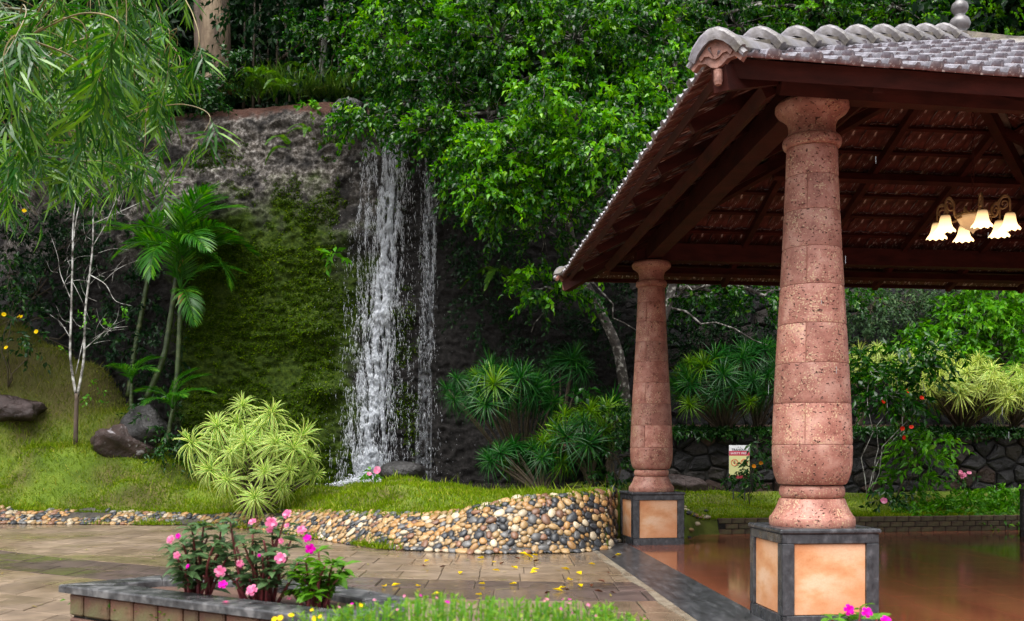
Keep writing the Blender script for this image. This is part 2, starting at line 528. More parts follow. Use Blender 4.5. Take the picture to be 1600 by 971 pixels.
# ------------------------------------------------------------------ pebble bank
bank = thing('pebble_bank', 'sloping bank of tan and black cobbles set below the lawn', 'cobble bank', (-1, 16.5, 0))
M_mort = surf('bank_mortar', [(0.3, (0.02, 0.017, 0.014)), (0.7, (0.06, 0.05, 0.04))], 6, 5, 0.6, 0.5)
mb = MB()
bx = np.concatenate([np.linspace(-14.5, 1.86, 150)]); K = 10
VV = []
for x in bx:
    ye, w, zt = edge_y(x), float(np.interp(x, TX, TW)), float(np.interp(x, TX, TZ))
    for k in range(K):
        kk = k / (K - 1)
        yy = ye - 0.035 + kk * (w + 0.06)
        VV.append((x, yy, max(float(lawn_z(x, yy)), -0.03) + 0.03))
idx = np.arange(len(VV)).reshape(len(bx), K)
mb.add(VV, np.stack([idx[:-1, :-1], idx[1:, :-1], idx[1:, 1:], idx[:-1, 1:]], -1).reshape(-1, 4))
mb.build('mortar_bed', M_mort, bank, smooth=True)
def pebmat(nm, a, b): return surf(nm, [(0.3, a), (0.7, b)], 9, 4, 0.4, 0.25, 40, per=0.25, spec=0.4, bdist=0.004)
M_peb = [pebmat('pebble_tan', (0.24, 0.145, 0.06), (0.40, 0.265, 0.125)), pebmat('pebble_ochre', (0.25, 0.125, 0.04), (0.36, 0.205, 0.078)), pebmat('pebble_cream', (0.36, 0.29, 0.19), (0.50, 0.41, 0.29)),
         pebmat('pebble_black', (0.015, 0.017, 0.02), (0.05, 0.052, 0.058)), pebmat('pebble_grey', (0.07, 0.07, 0.072), (0.15, 0.145, 0.14)), pebmat('pebble_brown', (0.11, 0.055, 0.03), (0.2, 0.1, 0.06))]
def pebble_geo(seed):
    bm = bmesh.new(); bmesh.ops.create_icosphere(bm, subdivisions=2, radius=1)
    o = Vector((seed * 5.1, seed * 2.3, 1))
    for vv in bm.verts:
        q = vv.co.normalized(); vv.co = q * (1 + 0.32 * noise.noise(q * 0.9 + o) + 0.08 * noise.noise(q * 2.2 + o))
    return from_bm(bm)
PG = [pebble_geo(i) for i in range(7)]
PM = {}
for i, (V_, F_) in enumerate(PG):
    for j, mt in enumerate(M_peb):
        q = MB(); q.add(V_, F_); PM[i, j] = q.mesh('pebble', mt, True)
restp = {j: MB() for j in range(6)}
# poisson-like layout in (x, s) with varied sizes
pts = []; grid = {}
def try_peb(x, s, r):
    gx_, gy_ = int(x / 0.15), int(s / 0.15)
    for a in range(gx_ - 2, gx_ + 3):
        for b in range(gy_ - 2, gy_ + 3):
            for (x2, s2, r2) in grid.get((a, b), ()):
                if (x - x2) ** 2 + (s - s2) ** 2 < (0.80 * (r + r2)) ** 2: return False
    grid.setdefault((gx_, gy_), []).append((x, s, r)); pts.append((x, s, r)); return True
for r0, tries in ((0.075, 2200), (0.06, 12000), (0.046, 36000), (0.034, 60000), (0.025, 50000)):
    for _ in range(tries):
        x = rnd.uniform(-14.2, 1.86); 
        if x < -4.2 and rnd.random() < 0.3: continue
        w, zt = float(np.interp(x, TX, TW)), float(np.interp(x, TX, TZ))
        Ls = math.hypot(w, zt)
        s = rnd.uniform(-0.05, Ls + 0.02)
        r = r0 * rnd.uniform(0.85, 1.15)
        try_peb(x, s, r)
items = []
for x, s, r in pts:
    w, zt, ye = float(np.interp(x, TX, TW)), float(np.interp(x, TX, TZ)), edge_y(x)
    Ls = math.hypot(w, zt); k = max(0, min(1, s / Ls)); y = ye + k * w
    if s < 0: y = ye + s
    if x < -4.5:                                  # turf has grown over part of the strip
        if noise.noise(Vector((x * 0.8, s * 2.0, 3))) > (0.16 if x < -6 else 0.3): continue
    items.append((r / y, x, y, r))
items.sort(reverse=True)
for i, (key, x, y, r) in enumerate(items):
    e = 0.03
    n_ = Vector((-(float(lawn_z(x + e, y)) - float(lawn_z(x - e, y))) / (2 * e), -(float(lawn_z(x, y + e)) - float(lawn_z(x, y - e))) / (2 * e), 1))
    if y - edge_y(x) < 0.02: n_ = Vector((0, -0.35, 1))
    n_.normalize()
    z = max(float(lawn_z(x, y)), -0.02) + 0.03
    rot = n_.to_track_quat('Z', 'Y').to_matrix().to_4x4() @ Matrix.Rotation(rnd.uniform(0, 6.28), 4, 'Z')
    M_ = Matrix.Translation(Vector((x, y, z)) + n_ * r * 0.12) @ rot @ Matrix.Diagonal((r * rnd.uniform(0.95, 1.35), r * rnd.uniform(0.75, 1.0), r * 0.55, 1))
    j = rnd.choices(range(6), [28, 15, 16, 24, 10, 9])[0]; gidx = rnd.randrange(7)
    if i < 245:
        link('pebble', PM[gidx, j], bank, M_)
    else:
        Vp = np.array(PG[gidx][0]); Vp = Vp @ np.array(M_.to_3x3()).T + np.array(M_.translation)
        restp[j].add(Vp, PG[gidx][1])
for j in restp:
    kind(restp[j].build('pebbles', M_peb[j], bank, True), 'stuff')

# ------------------------------------------------------------------ pool
m, t, o = newmat('pool_water')
b = N(t, 'ShaderNodeBsdfPrincipled', Roughness=0.08); b.inputs['Base Color'].default_value = (0.05, 0.042, 0.035, 1)
bn = N(t, 'ShaderNodeBump', Strength=0.5, Distance=0.02); t.links.new(nz(t, coords(t), 14, 3), bn.inputs['Height']); t.links.new(bn.outputs[0], b.inputs['Normal'])
t.links.new(b.outputs[0], o.inputs[0]); M_pool = m
q = MB(); q.add([(p[0], p[1], 0.80) for p in ((-5.4, 24.0), (-3.8, 22.9), (-2.0, 21.3), (-1.2, 20.4), (-0.5, 19.3), (0.4, 18.75), (1.6, 19.0), (3.4, 21), (3.4, 27.5), (-6.6, 27.5), (-6.2, 24.2))], [tuple(range(11))])
kind(q.build('water', M_pool), 'structure')['label'] = 'dark shallow pool at the foot of the waterfall'

# ------------------------------------------------------------------ cliff
def cliff_y(x, z):
    y = 25.6 + (0.045 * (x + 4.5) ** 2 if x < -4.5 else 0) + (0.10 * (x + 1.2) ** 1.3 if x > -1.2 else 0)
    y += 0.06 * (z - 5)
    p = Vector((x * 0.28, z * 0.22, 1.7))
    y += 0.40 * noise.noise(p) + 0.20 * noise.noise(p * 2.7) + 0.10 * noise.noise(Vector((x * 1.3, z * 0.9, 4))) + 0.12 * abs(noise.noise(Vector((x * 2.1, z * 4.4, 9)))) + 0.08 * noise.noise(Vector((x * 4.6, z * 6.5, 2))) + 0.045 * noise.noise(Vector((x * 9.5, z * 12.5, 6)))
    if z > 10.0: y += (z - 10.0) ** 2 * 1.6
    # ledges the water strikes
    for lx, lz, lr, la in ((-4.15, 7.0, 0.45, 0.35), (-4.55, 3.1, 0.4, 0.5), (-2.75, 5.0, 0.5, 0.35), (-5.0, 4.6, 0.7, 0.25), (-2.2, 7.2, 0.4, 0.3)):
        q_ = ((x - lx) / lr) ** 2 + ((z - lz) / (lr * 0.6)) ** 2
        if q_ < 4: y -= la * math.exp(-q_)
    return y
cx_ = np.concatenate([np.linspace(-20, -11.1, 50), np.linspace(-11, 1, 320), np.linspace(1.1, 3.2, 30)]); cz_ = np.linspace(-0.2, 10.7, 260)
V = np.array([(x, cliff_y(x, z), z) for z in cz_ for x in cx_])
idx = np.arange(len(V)).reshape(len(cz_), len(cx_))
F = np.stack([idx[:-1, :-1], idx[:-1, 1:], idx[1:, 1:], idx[1:, :-1]], -1).reshape(-1, 4)
m, t, o = newmat('mossy_rock')
v = coords(t)
fine = nz(t, v, 11, 9, 0.75); mid = nz(t, v, 1.3, 6, 0.6); big = nz(t, v, 0.35, 4, 0.5)
rockc = ramp(t, fine, [(0.3, (0.006, 0.0055, 0.005)), (0.5, (0.020, 0.018, 0.017)), (0.72, (0.055, 0.050, 0.048))])
mossc = ramp(t, fine, [(0.3, (0.010, 0.020, 0.003)), (0.5, (0.036, 0.064, 0.006)), (0.72, (0.10, 0.14, 0.012))])
sep = t.nodes.new('ShaderNodeSeparateXYZ'); t.links.new(v, sep.inputs[0])
# bare paler patch high on the left face, moss below, wet rock right of the fall with canopy shade in its dark colour
hx = N(t, 'ShaderNodeMapRange'); t.links.new(sep.outputs[0], hx.inputs[0]); hx.inputs[1].default_value = -2.6; hx.inputs[2].default_value = -5.2
hz = N(t, 'ShaderNodeMapRange'); t.links.new(sep.outputs[2], hz.inputs[0]); hz.inputs[1].default_value = 9.6; hz.inputs[2].default_value = 6.6
hl = N(t, 'ShaderNodeMapRange'); t.links.new(sep.outputs[0], hl.inputs[0]); hl.inputs[1].default_value = -9.2; hl.inputs[2].default_value = -7.8
hxl = N(t, 'ShaderNodeMath', operation='MULTIPLY'); t.links.new(hx.outputs[0], hxl.inputs[0]); t.links.new(hl.outputs[0], hxl.inputs[1])
mm = N(t, 'ShaderNodeMath', operation='MULTIPLY'); t.links.new(hxl.outputs[0], mm.inputs[0]); t.links.new(hz.outputs[0], mm.inputs[1])
ad = N(t, 'ShaderNodeMath', operation='ADD'); t.links.new(mm.outputs[0], ad.inputs[0])
m2 = N(t, 'ShaderNodeMath', operation='MULTIPLY_ADD'); t.links.new(mid, m2.inputs[0]); m2.inputs[1].default_value = 1.9; m2.inputs[2].default_value = -1.05
t.links.new(m2.outputs[0], ad.inputs[1])
mossf = ramp(t, ad.outputs[0], [(0.22, (0, 0, 0)), (0.62, (1, 1, 1))])
pale = mixc(t, ramp(t, mid, [(0.38, (0, 0, 0)), (0.6, (1, 1, 1))]), rockc, ramp(t, fine, [(0.36, (0.03, 0.025, 0.02)), (0.5, (0.20, 0.175, 0.15)), (0.62, (0.60, 0.56, 0.53))]))
pz = N(t, 'ShaderNodeMapRange'); t.links.new(sep.outputs[2], pz.inputs[0]); pz.inputs[1].default_value = 6.3; pz.inputs[2].default_value = 8.0
pzx = N(t, 'ShaderNodeMath', operation='MULTIPLY'); t.links.new(pz.outputs[0], pzx.inputs[0]); t.links.new(hx.outputs[0], pzx.inputs[1])
rockm = mixc(t, pzx.outputs[0], rockc, pale)
c = mixc(t, mossf, rockm, mossc)
sa = N(t, 'ShaderNodeMath', operation='MULTIPLY_ADD'); t.links.new(mid, sa.inputs[0]); sa.inputs[1].default_value = 1.6; t.links.new(sep.outputs[2], sa.inputs[2])
soilc = ramp(t, fine, [(0.3, (0.03, 0.013, 0.009)), (0.7, (0.13, 0.062, 0.045))])
sr = N(t, 'ShaderNodeMapRange'); t.links.new(sa.outputs[0], sr.inputs[0]); sr.inputs[1].default_value = 10.95; sr.inputs[2].default_value = 11.15
c = mixc(t, sr.outputs[0], c, soilc)
b = N(t, 'ShaderNodeBsdfPrincipled', Roughness=0.55); t.links.new(c, b.inputs['Base Color']); b.inputs['Specular IOR Level'].default_value = 0.15
t.links.new(ramp(t, mossf, [(0, (0.6,) * 3), (1, (0.95,) * 3)]), b.inputs['Roughness'])
bn = N(t, 'ShaderNodeBump', Strength=1.0, Distance=0.14); t.links.new(nz(t, v, 8, 12, 0.78), bn.inputs['Height']); t.links.new(bn.outputs[0], b.inputs['Normal'])
t.links.new(b.outputs[0], o.inputs[0]); M_cliff = m
q = MB(); q.add(V, F)
kind(q.build('cliff', M_cliff, smooth=True), 'structure')['label'] = 'tall mossy rock face behind the waterfall'

# moss tufts standing off the rock
n = 130000
mx = rng.uniform(-10.5, -2.3, n); mz = rng.uniform(0.8, 9.6, n)
kp = np.array([noise.noise(Vector((x * 0.9, z * 0.7, 5))) + 0.5 * noise.noise(Vector((x * 2.6, z * 3.6, 7))) + 0.3 * noise.noise(Vector((x * 8, z * 10, 1))) > (-0.28 if z < 6.8 else (0.02 if z > 8.9 else 0.14)) + (0.30 if x > -4.4 else 0) + (max(0, -7.9 - x) * 0.9) for x, z in zip(mx, mz)])
mx, mz = mx[kp], mz[kp]; n = len(mx)
my = np.array([cliff_y(x, z) for x, z in zip(mx, mz)])
d = rng.normal(size=(n, 3)) * 0.5 + np.array([0, -0.8, -0.35])
Vb, Fb = kite_leaves(np.stack([mx, my + 0.01, mz], 1), d, unit(n), rng.uniform(0.035, 0.085, n), rng.uniform(0.02, 0.04, n), 0.1, 0.3)
M_moss = leafmat('moss_tuft', (0.016, 0.036, 0.003), (0.06, 0.115, 0.008), (0.15, 0.22, 0.018), 0.8, 0.15, 0.1, patch=1.6)
q = MB(); q.add(Vb, Fb); kind(q.build('moss', M_moss), 'stuff')['label'] = 'carpet of green moss clinging to the rock face'

# ------------------------------------------------------------------ hillside above the cliff
def hill_z(x, y):
    b0 = 10.1 + 0.30 * max(0, y - 26.5) + 0.9 * noise.noise(Vector((x * 0.12, y * 0.12, 3))) + 0.25 * noise.noise(Vector((x * 0.6, y * 0.6, 8)))
    if x > 2: b0 -= min(1.8, 0.3 * (x - 2))
    return b0
hx_ = np.linspace(-45, 50, 130); hy_ = np.concatenate([np.linspace(0, 12, 40), np.linspace(12.5, 80, 40)])
V = []
for w in hy_:
    for x in hx_:
        y0 = (cliff_y(x, 10.6) - 0.05 if -20 < x < 3 else (26.9 if x >= 3 else 38)) 
        y = y0 + w
        z = hill_z(x, y) if w > 0.3 else min(10.55, hill_z(x, y)) if x < 3 else hill_z(x, y)
        V.append((x, y, z))
idx = np.arange(len(V)).reshape(len(hy_), len(hx_))
F = np.stack([idx[:-1, :-1], idx[:-1, 1:], idx[1:, 1:], idx[1:, :-1]], -1).reshape(-1, 4)
M_hill = surf('forest_floor', [(0.3, (0.035, 0.018, 0.012)), (0.55, (0.11, 0.054, 0.036)), (0.75, (0.04, 0.06, 0.015))], 1.6, 7, 0.9, 0.8, 12, spec=0.2, bdist=0.08)
q = MB(); q.add(V, F); kind(q.build('hillside', M_hill, smooth=True), 'structure')['label'] = 'earthy wooded slope rising above the cliff'

def ground_hit(px, py, off=0.0):
    '''where the slope lies behind a picture point'''
    D = 18.0
    while D < 28:
        p = P(px, py, D)
        if p.z <= float(lawn_z(p.x, p.y)) + off: return p
        D += 0.03
    return P(px, py, 24.5)
# ================================================================== pavilion floor
DS = Vector((-0.055, 1, 0)).normalized()          # side direction (away)
DC = Vector((math.cos(R(7)), math.sin(R(7)), 0))  # front direction (to the right)
FO = Vector((2.44, 9.14, 0))
M_floor = surf('wet_red_floor_tile', [(0.3, (0.15, 0.043, 0.022)), (0.7, (0.23, 0.07, 0.036))], 1.0, 3, 0.2, 0.0, 5, per=0.012, rvar=(0.5, 0.09, 0.2), stretch=(1, 0.15, 1))
M_floorj = plain('floor_joint', (0.16, 0.055, 0.03), 0.3)
M_granite = surf('black_granite', [(0.3, (0.014, 0.015, 0.018)), (0.55, (0.045, 0.047, 0.053)), (0.8, (0.13, 0.13, 0.14))], 14, 8, 0.35, 0.35, 60, stretch=(1, 0.8, 0.7), per=0.06, rvar=(6, 0.2, 0.45), bdist=0.006)
fl = bpy.data.objects.new('pavilion_floor', None); COL.objects.link(fl); WM['pavilion_floor'] = Matrix.Identity(4)
kind(fl, 'structure'); fl['label'] = 'glossy wet red tile floor of the pavilion'
q = MB()
a, b_, c_, d_ = FO - DS * 5 + DC * 0.002, FO - DS * 5 + DC * 14, FO + DS * 10.6 + DC * 14, FO + DS * 9.0 + DC * 0.002
q.add([tuple(p + Vector((0, 0, 0.0025))) for p in (a, b_, c_, d_)], [(0, 1, 2, 3)]); q.build('mortar_bed', M_floorj, fl)
TS = 0.62; rest_ = MB()
for iu in range(0, 21):
    for iv in range(-7, 17):
        g_ = 0.0018
        u0, u1, v0, v1 = iu * TS + g_, (iu + 1) * TS - g_, iv * TS + g_, (iv + 1) * TS - g_
        C = [FO + DC * u + DS * v for u, v in ((u0, v0), (u1, v0), (u1, v1), (u0, v1))]
        cc = sum(C, Vector()) / 4
        if cc.x < 3.2 and cc.y > 18.4: continue
        z = 0.0055 + rnd.uniform(-0.0004, 0.0004)
        V = [(p.x, p.y, -0.03) for p in C] + [(p.x, p.y, z - 0.001) for p in C] + [(p.x + (cc.x - p.x) * 0.004, p.y + (cc.y - p.y) * 0.004, z) for p in C]
        F = [(8, 9, 10, 11)] + [(k, (k + 1) % 4, 4 + (k + 1) % 4, 4 + k) for k in range(4)] + [(4 + k, 4 + (k + 1) % 4, 8 + (k + 1) % 4, 8 + k) for k in range(4)]
        px, py = 800 + cc.x / max(cc.y, 0.5) * 1600, 705 + 1.6 / max(cc.y, 0.5) * 1600
        if cc.y > 4 and px < 1660 and py < 1010:
            m_ = MB(); m_.add(V, F); m_.build('floor_tile', M_floor, fl)
        else: rest_.add(V, F)
kind(rest_.build('floor_tiles', M_floor, fl), 'stuff')

M_granb = surf('border_granite', [(0.3, (0.02, 0.021, 0.024)), (0.55, (0.05, 0.052, 0.058)), (0.8, (0.12, 0.12, 0.13))], 12, 6, 0.32, 0.2, 60, per=0.02, stretch=(1, 0.2, 1), bdist=0.004)
bord = thing('granite_border', 'black granite slab border along the pavilion floor edge', 'floor border', (1.9, 12, 0))
L = -5.0; k = 0
while L < 8.6:
    dl = 1.7
    w0, w1 = 0.66, 0.66
    A = FO + DS * (L + 0.004); B = FO + DS * (L + dl - 0.004)
    cv = lambda p: 0.66 + 0.0 * p
    perp = -DC
    o0, o1 = A + perp * cv(L), B + perp * cv(L + dl)
    zt_, zb_ = 0.012, -0.004
    C = [A + perp * 0.004, B + perp * 0.004, o1, o0]
    V = [(p.x, p.y, -0.05) for p in C] + [(C[0].x, C[0].y, zt_), (C[1].x, C[1].y, zt_), (C[2].x, C[2].y, zb_), (C[3].x, C[3].y, zb_)]
    F = [(7, 6, 5, 4)] + [(k_, 4 + k_, 4 + (k_ + 1) % 4, (k_ + 1) % 4) for k_ in range(4)]
    m_ = MB(); m_.add(V, F); m_.build('slab', M_granb, bord)
    L += dl
M_conc = surf('pale_concrete', [(0.3, (0.16, 0.13, 0.095)), (0.7, (0.30, 0.26, 0.20))], 5, 6, 0.45, 0.3, 30, rvar=(0.8, 0.12, 0.5))
q = MB()
es = thing('edge_strip', 'pale worn concrete strip along the outside of the black border', 'edging', (1.7, 12, 0))
ss = [FO + DS * (-5 + 13.6 * i / 24) - DC * 0.665 for i in range(25)]
V = []
for i, p in enumerate(ss):
    wv = 0.10 + 0.03 * math.sin(i * 1.7)
    V += [(p.x, p.y, 0.0), (p.x - wv, p.y, -0.003), (p.x - wv, p.y, -0.05)]
F = []
for i in range(24):
    F += [(i * 3, (i + 1) * 3, (i + 1) * 3 + 1, i * 3 + 1), (i * 3 + 1, (i + 1) * 3 + 1, (i + 1) * 3 + 2, i * 3 + 2)]
q.add(V, F); q.build('strip', M_conc, es)

# ================================================================== pillars
m, t, o = newmat('laterite')
v = coords(t)
oi = t.nodes.new('ShaderNodeObjectInfo'); va = N(t, 'ShaderNodeVectorMath', operation='ADD'); t.links.new(v, va.inputs[0])
vs = N(t, 'ShaderNodeVectorMath', operation='SCALE'); vs.inputs[0].default_value = (7, 5, 9); t.links.new(oi.outputs['Random'], vs.inputs['Scale']); t.links.new(vs.outputs[0], va.inputs[1])
v = va.outputs[0]
base_ = ramp(t, nz(t, v, 6, 6, 0.6), [(0.3, (0.23, 0.08, 0.057)), (0.52, (0.37, 0.16, 0.12)), (0.72, (0.50, 0.28, 0.22))])
spk = nz(t, v, 62, 3, 0.6)
spk2 = nz(t, v, 5, 3, 0.6)
ma = N(t, 'ShaderNodeMath', operation='MULTIPLY_ADD'); t.links.new(spk2, ma.inputs[0]); ma.inputs[1].default_value = 0.45; t.links.new(spk, ma.inputs[2])
c = mixc(t, ramp(t, ma.outputs[0], [(0.815, (0, 0, 0)), (0.86, (1, 1, 1))]), base_, (0.52, 0.35, 0.22))
vp = N(t, 'ShaderNodeMapping'); vp.inputs['Scale'].default_value = (1, 1, 1.7); t.links.new(v, vp.inputs[0])
pit = nz(t, vp.outputs[0], 30, 3, 0.6)
pitf = ramp(t, pit, [(0.33, (0, 0, 0)), (0.385, (1, 1, 1))])
c = mixc(t, pitf, (0.05, 0.015, 0.010), c)
hv = N(t, 'ShaderNodeMapRange'); t.links.new(oi.outputs['Random'], hv.inputs[0]); hv.inputs[3].default_value = 0.78; hv.inputs[4].default_value = 1.12
hh_ = N(t, 'ShaderNodeHueSaturation', Saturation=1.0); t.links.new(hv.outputs[0], hh_.inputs['Value']); t.links.new(c, hh_.inputs['Color']); c = hh_.outputs[0]
b = N(t, 'ShaderNodeBsdfPrincipled', Roughness=0.5); b.inputs['Specular IOR Level'].default_value = 0.35
t.links.new(c, b.inputs['Base Color'])
hgt = N(t, 'ShaderNodeMath', operation='MULTIPLY_ADD'); t.links.new(nz(t, v, 60, 5), hgt.inputs[0]); hgt.inputs[1].default_value = 0.35; t.links.new(pitf, hgt.inputs[2])
bn = N(t, 'ShaderNodeBump', Strength=0.9, Distance=0.012); t.links.new(hgt.outputs[0], bn.inputs['Height']); t.links.new(bn.outputs[0], b.inputs['Normal'])
t.links.new(b.outputs[0], o.inputs[0]); M_lat = m
M_latm = surf('laterite_mortar', [(0.3, (0.16, 0.05, 0.035)), (0.7, (0.26, 0.10, 0.07))], 20, 3, 0.7, 0.2)
m = surf('peach_panel', [(0.3, (0.50, 0.19, 0.07)), (0.48, (0.62, 0.32, 0.16)), (0.68, (0.74, 0.54, 0.38))], 3.0, 4, 0.45, 0.12, 30, stretch=(1, 1, 1.6), stops2=[(0.3, (0.52, 0.17, 0.06)), (0.7, (0.62, 0.30, 0.15))], scale2=1.5, bdist=0.004)
tn = m.node_tree; pb = [x for x in tn.nodes if x.type == 'BSDF_PRINCIPLED'][0]; src = pb.inputs['Base Color'].links[0].from_socket
grain = ramp(tn, nz(tn, coords(tn), 90, 4, 0.7), [(0.3, (0.86, 0.85, 0.84)), (0.6, (1, 1, 1))])
scuff = ramp(tn, nz(tn, coords(tn, (1, 1, 2.5)), 7, 6, 0.7), [(0.55, (1, 1, 1)), (0.75, (0.86, 0.80, 0.76))])
tn.links.new(mixc(tn, 1.0, mixc(tn, 1.0, src, grain, 'MULTIPLY'), scuff, 'MULTIPLY'), pb.inputs['Base Color'])
M_panel = m

PROF = [(1.287, .305), (1.31, .322), (1.39, .35), (1.48, .364), (1.63, .367), (1.66, .367), (2.04, .352), (2.41, .334), (2.775, .313), (3.136, .292), (3.485, .272), (3.83, .256), (4.16, .242), (4.43, .234)]
PZ = [p[0] for p in PROF]; PR = [p[1] for p in PROF]
def pr(z): return float(np.interp(z, PZ, PR))
JO = [1.287, 1.66, 2.04, 2.41, 2.775, 3.136, 3.485, 3.83, 4.16, 4.43]
def block(z0, z1, a0, a1, n=20):
    g_ = 0.0028; zs = [z0 + g_, z0 + g_, z0 + 0.02] + [z0 + (z1 - z0) * k for k in (0.14, 0.28, 0.5, 0.75)] + [z1 - 0.02, z1 - g_, z1 - g_]
    ch = [-0.035, -0.004, 0] + [0] * 4 + [0, -0.004, -0.035]
    ga = g_ / pr((z0 + z1) / 2)
    cols = [(a0 + ga, -0.035), (a0 + ga, -0.006), (a0 + ga * 4, 0)] + [(a0 + (a1 - a0) * k / n, 0) for k in range(1, n)] + [(a1 - ga * 4, 0), (a1 - ga, -0.006), (a1 - ga, -0.035)]
    V = []; F = []
    for z, c1 in zip(zs, ch):
        for a_, c2 in cols:
            r = pr(z) + min(c1, c2)
            V.append((r * math.cos(a_), r * math.sin(a_), z))
    m_ = len(cols)
    for i in range(len(zs) - 1):
        for j in range(m_ - 1): F.append((i * m_ + j, i * m_ + j + 1, (i + 1) * m_ + j + 1, (i + 1) * m_ + j))
    return V, F
def arcprof(z0, z1, r0, rb, n=8):      # bulging ring
    return [(r0, z0)] + [(r0 + rb * math.sin(math.pi * k / n), z0 + (z1 - z0) * (0.5 - 0.5 * math.cos(math.pi * k / n))) for k in range(1, n)] + [(r0, z1)]
JA = R(-116)
PILM = {}
def mm(key, V, F, mat, smooth=True):
    if key not in PILM:
        q_ = MB(); q_.add(V, F); PILM[key] = q_.mesh(key[0], mat, smooth)
    return PILM[key]
def smooth_by_angle(me):
    me.polygons.foreach_set('use_smooth', np.ones(len(me.polygons), bool))
    try: me.set_sharp_from_angle(angle=R(35))
    except Exception: pass
def pillar(loc, rot, label):
    T = thing('stone_pillar', label, 'pillar', (loc[0], loc[1], 0), 'laterite pillars holding up the pavilion roof')
    Mr = Matrix.Rotation(rot, 4, 'Z')
    def ad(name, key, V, F, mat, smooth=True, par=None, M=None):
        me = mm((name,) + key, V, F, mat, smooth)
        if smooth: smooth_by_angle(me)
        return link(name, me, par or T, M if M is not None else Matrix.Identity(4), world=False)
    h = 0.855
    body = ad('plinth', (0,), *box((0, 0, h / 2), (0.82, 0.82, h)), M_granite, False, M=Mr)
    ad('cap_slab', (0,), *bevbox((0, 0, 0.878), (0.935, 0.935, 0.046), 0.014), M_granite, False, par=body)
    for k in range(4):
        Mk = Matrix.Rotation(k * math.pi / 2, 4, 'Z')
        ad('panel', (0,), *bevbox((0, -0.413, 0.445), (0.665, 0.03, 0.64), 0.006), M_panel, False, par=body, M=Mk)
        for nm, cc, sz in (('rail', (0, -0.425, 0.8115), (0.9, 0.05, 0.087)), ('rail', (0, -0.425, 0.0615), (0.9, 0.05, 0.123))):
            ad(nm, (cc[2],), *bevbox(cc, sz, 0.006), M_granite, False, par=body, M=Mk)
        for sx in (-1, 1):
            ad('stile', (sx,), *bevbox((sx * 0.392, -0.426, 0.4455), (0.116, 0.05, 0.643), 0.006), M_granite, False, par=body, M=Mk)
    ad('foot', (0,), *lathe([(0.0, .9)] + [(.385, .9), (.392, .915), (.392, .965), (.385, .985), (.37, 1.0), (.345, 1.04), (.322, 1.09), (.305, 1.135), (.297, 1.155), (.28, 1.16), (0, 1.16)], 48, close=False), M_lat)
    ad('ring', (0,), *lathe([(0, 1.162)] + arcprof(1.162, 1.282, .27, .03) + [(0, 1.283)], 48, close=False), M_lat)
    ad('core', (0,), *lathe([(pr(z) - 0.007, z) for z in [1.287 + 0.004 + (4.42 - 1.291) * k / 24 for k in range(25)]], 48), M_latm)
    for i in range(len(JO) - 1):
        joint = i % 2 == 1
        a0 = JA if joint else JA + R(92 if i % 4 else 80)
        for s in range(2):
            ad('block', (i, s), *block(JO[i], JO[i + 1], a0 + s * math.pi, a0 + (s + 1) * math.pi), M_lat)
    ad('neck_ring', (0,), *lathe([(0, 4.432)] + arcprof(4.432, 4.55, .232, .038) + [(0, 4.551)], 48, close=False), M_lat)
    ad('capital', (0,), *lathe([(0, 4.552), (.222, 4.552), (.214, 4.60), (.216, 4.65), (.235, 4.70), (.275, 4.735), (.318, 4.765), (.338, 4.80), (.336, 4.84), (.31, 4.872), (.25, 4.885), (0, 4.885)], 48, close=False), M_lat)
    return T
PN, PF = Vector((2.82, 9.63, 0)), Vector((2.42, 17.78, 0))
PNR, PFR = PN + DC * 7.6, PF + DC * 7.6
pillar(PN, R(5), 'pinkish laterite pillar on a black and peach plinth, the large one nearest')
pillar(PF, R(8), 'reddish laterite pillar on a black and peach plinth beside the cobble bank')
pillar(PNR, R(6), 'front pillar under the outer corner of the tiled roof')
pillar(PFR, R(6), 'back pillar under the outer rear corner of the tiled roof')

# ================================================================== roof
ZE = 4.77
FLc, BLc = Vector((1.68, 8.28, ZE)), Vector((0.98, 18.75, ZE))
FRc, BRc = FLc + Vector((math.cos(R(10)), math.sin(R(10)), 0)) * 10.3, BLc + DC * 10.3
APX = Vector((6.12, 14.0, 7.20))
M_wood = surf('red_brown_wood', [(0.3, (0.026, 0.005, 0.0034)), (0.7, (0.066, 0.013, 0.009))], 3, 5, 0.65, 0.2, 20, stretch=(1, 1, 3), per=0.15, spec=0.2)
# clay tile: wet grey outside, lavender sky sheen painted in, streaked white inside
m, t, o = newmat('clay_roof_tile')
v = coords(t)
oi = t.nodes.new('ShaderNodeObjectInfo')
gg = t.nodes.new('ShaderNodeNewGeometry')
va = N(t, 'ShaderNodeVectorMath', operation='ADD'); t.links.new(v, va.inputs[0])
vs = N(t, 'ShaderNodeVectorMath', operation='SCALE'); vs.inputs[0].default_value = (17, 23, 9); t.links.new(gg.outputs['Random Per Island'], vs.inputs['Scale']); t.links.new(vs.outputs[0], va.inputs[1])
at = N(t, 'ShaderNodeAttribute', attribute_name='top')
clay = ramp(t, nz(t, va.outputs[0], 9, 5), [(0.3, (0.05, 0.011, 0.007)), (0.7, (0.145, 0.035, 0.023))])
mpv = N(t, 'ShaderNodeMapping'); mpv.inputs['Scale'].default_value = (16, 1.6, 16); t.links.new(va.outputs[0], mpv.inputs[0])
pale_streak = ramp(t, nz(t, mpv.outputs[0], 1.6, 4, 0.6), [(0.56, (0, 0, 0)), (0.64, (1, 1, 1))])
under = mixc(t, pale_streak, clay, (0.60, 0.50, 0.46))
grey = ramp(t, nz(t, va.outputs[0], 8, 6, 0.65), [(0.28, (0.05, 0.045, 0.05)), (0.5, (0.19, 0.18, 0.205)), (0.72, (0.38, 0.37, 0.42))])
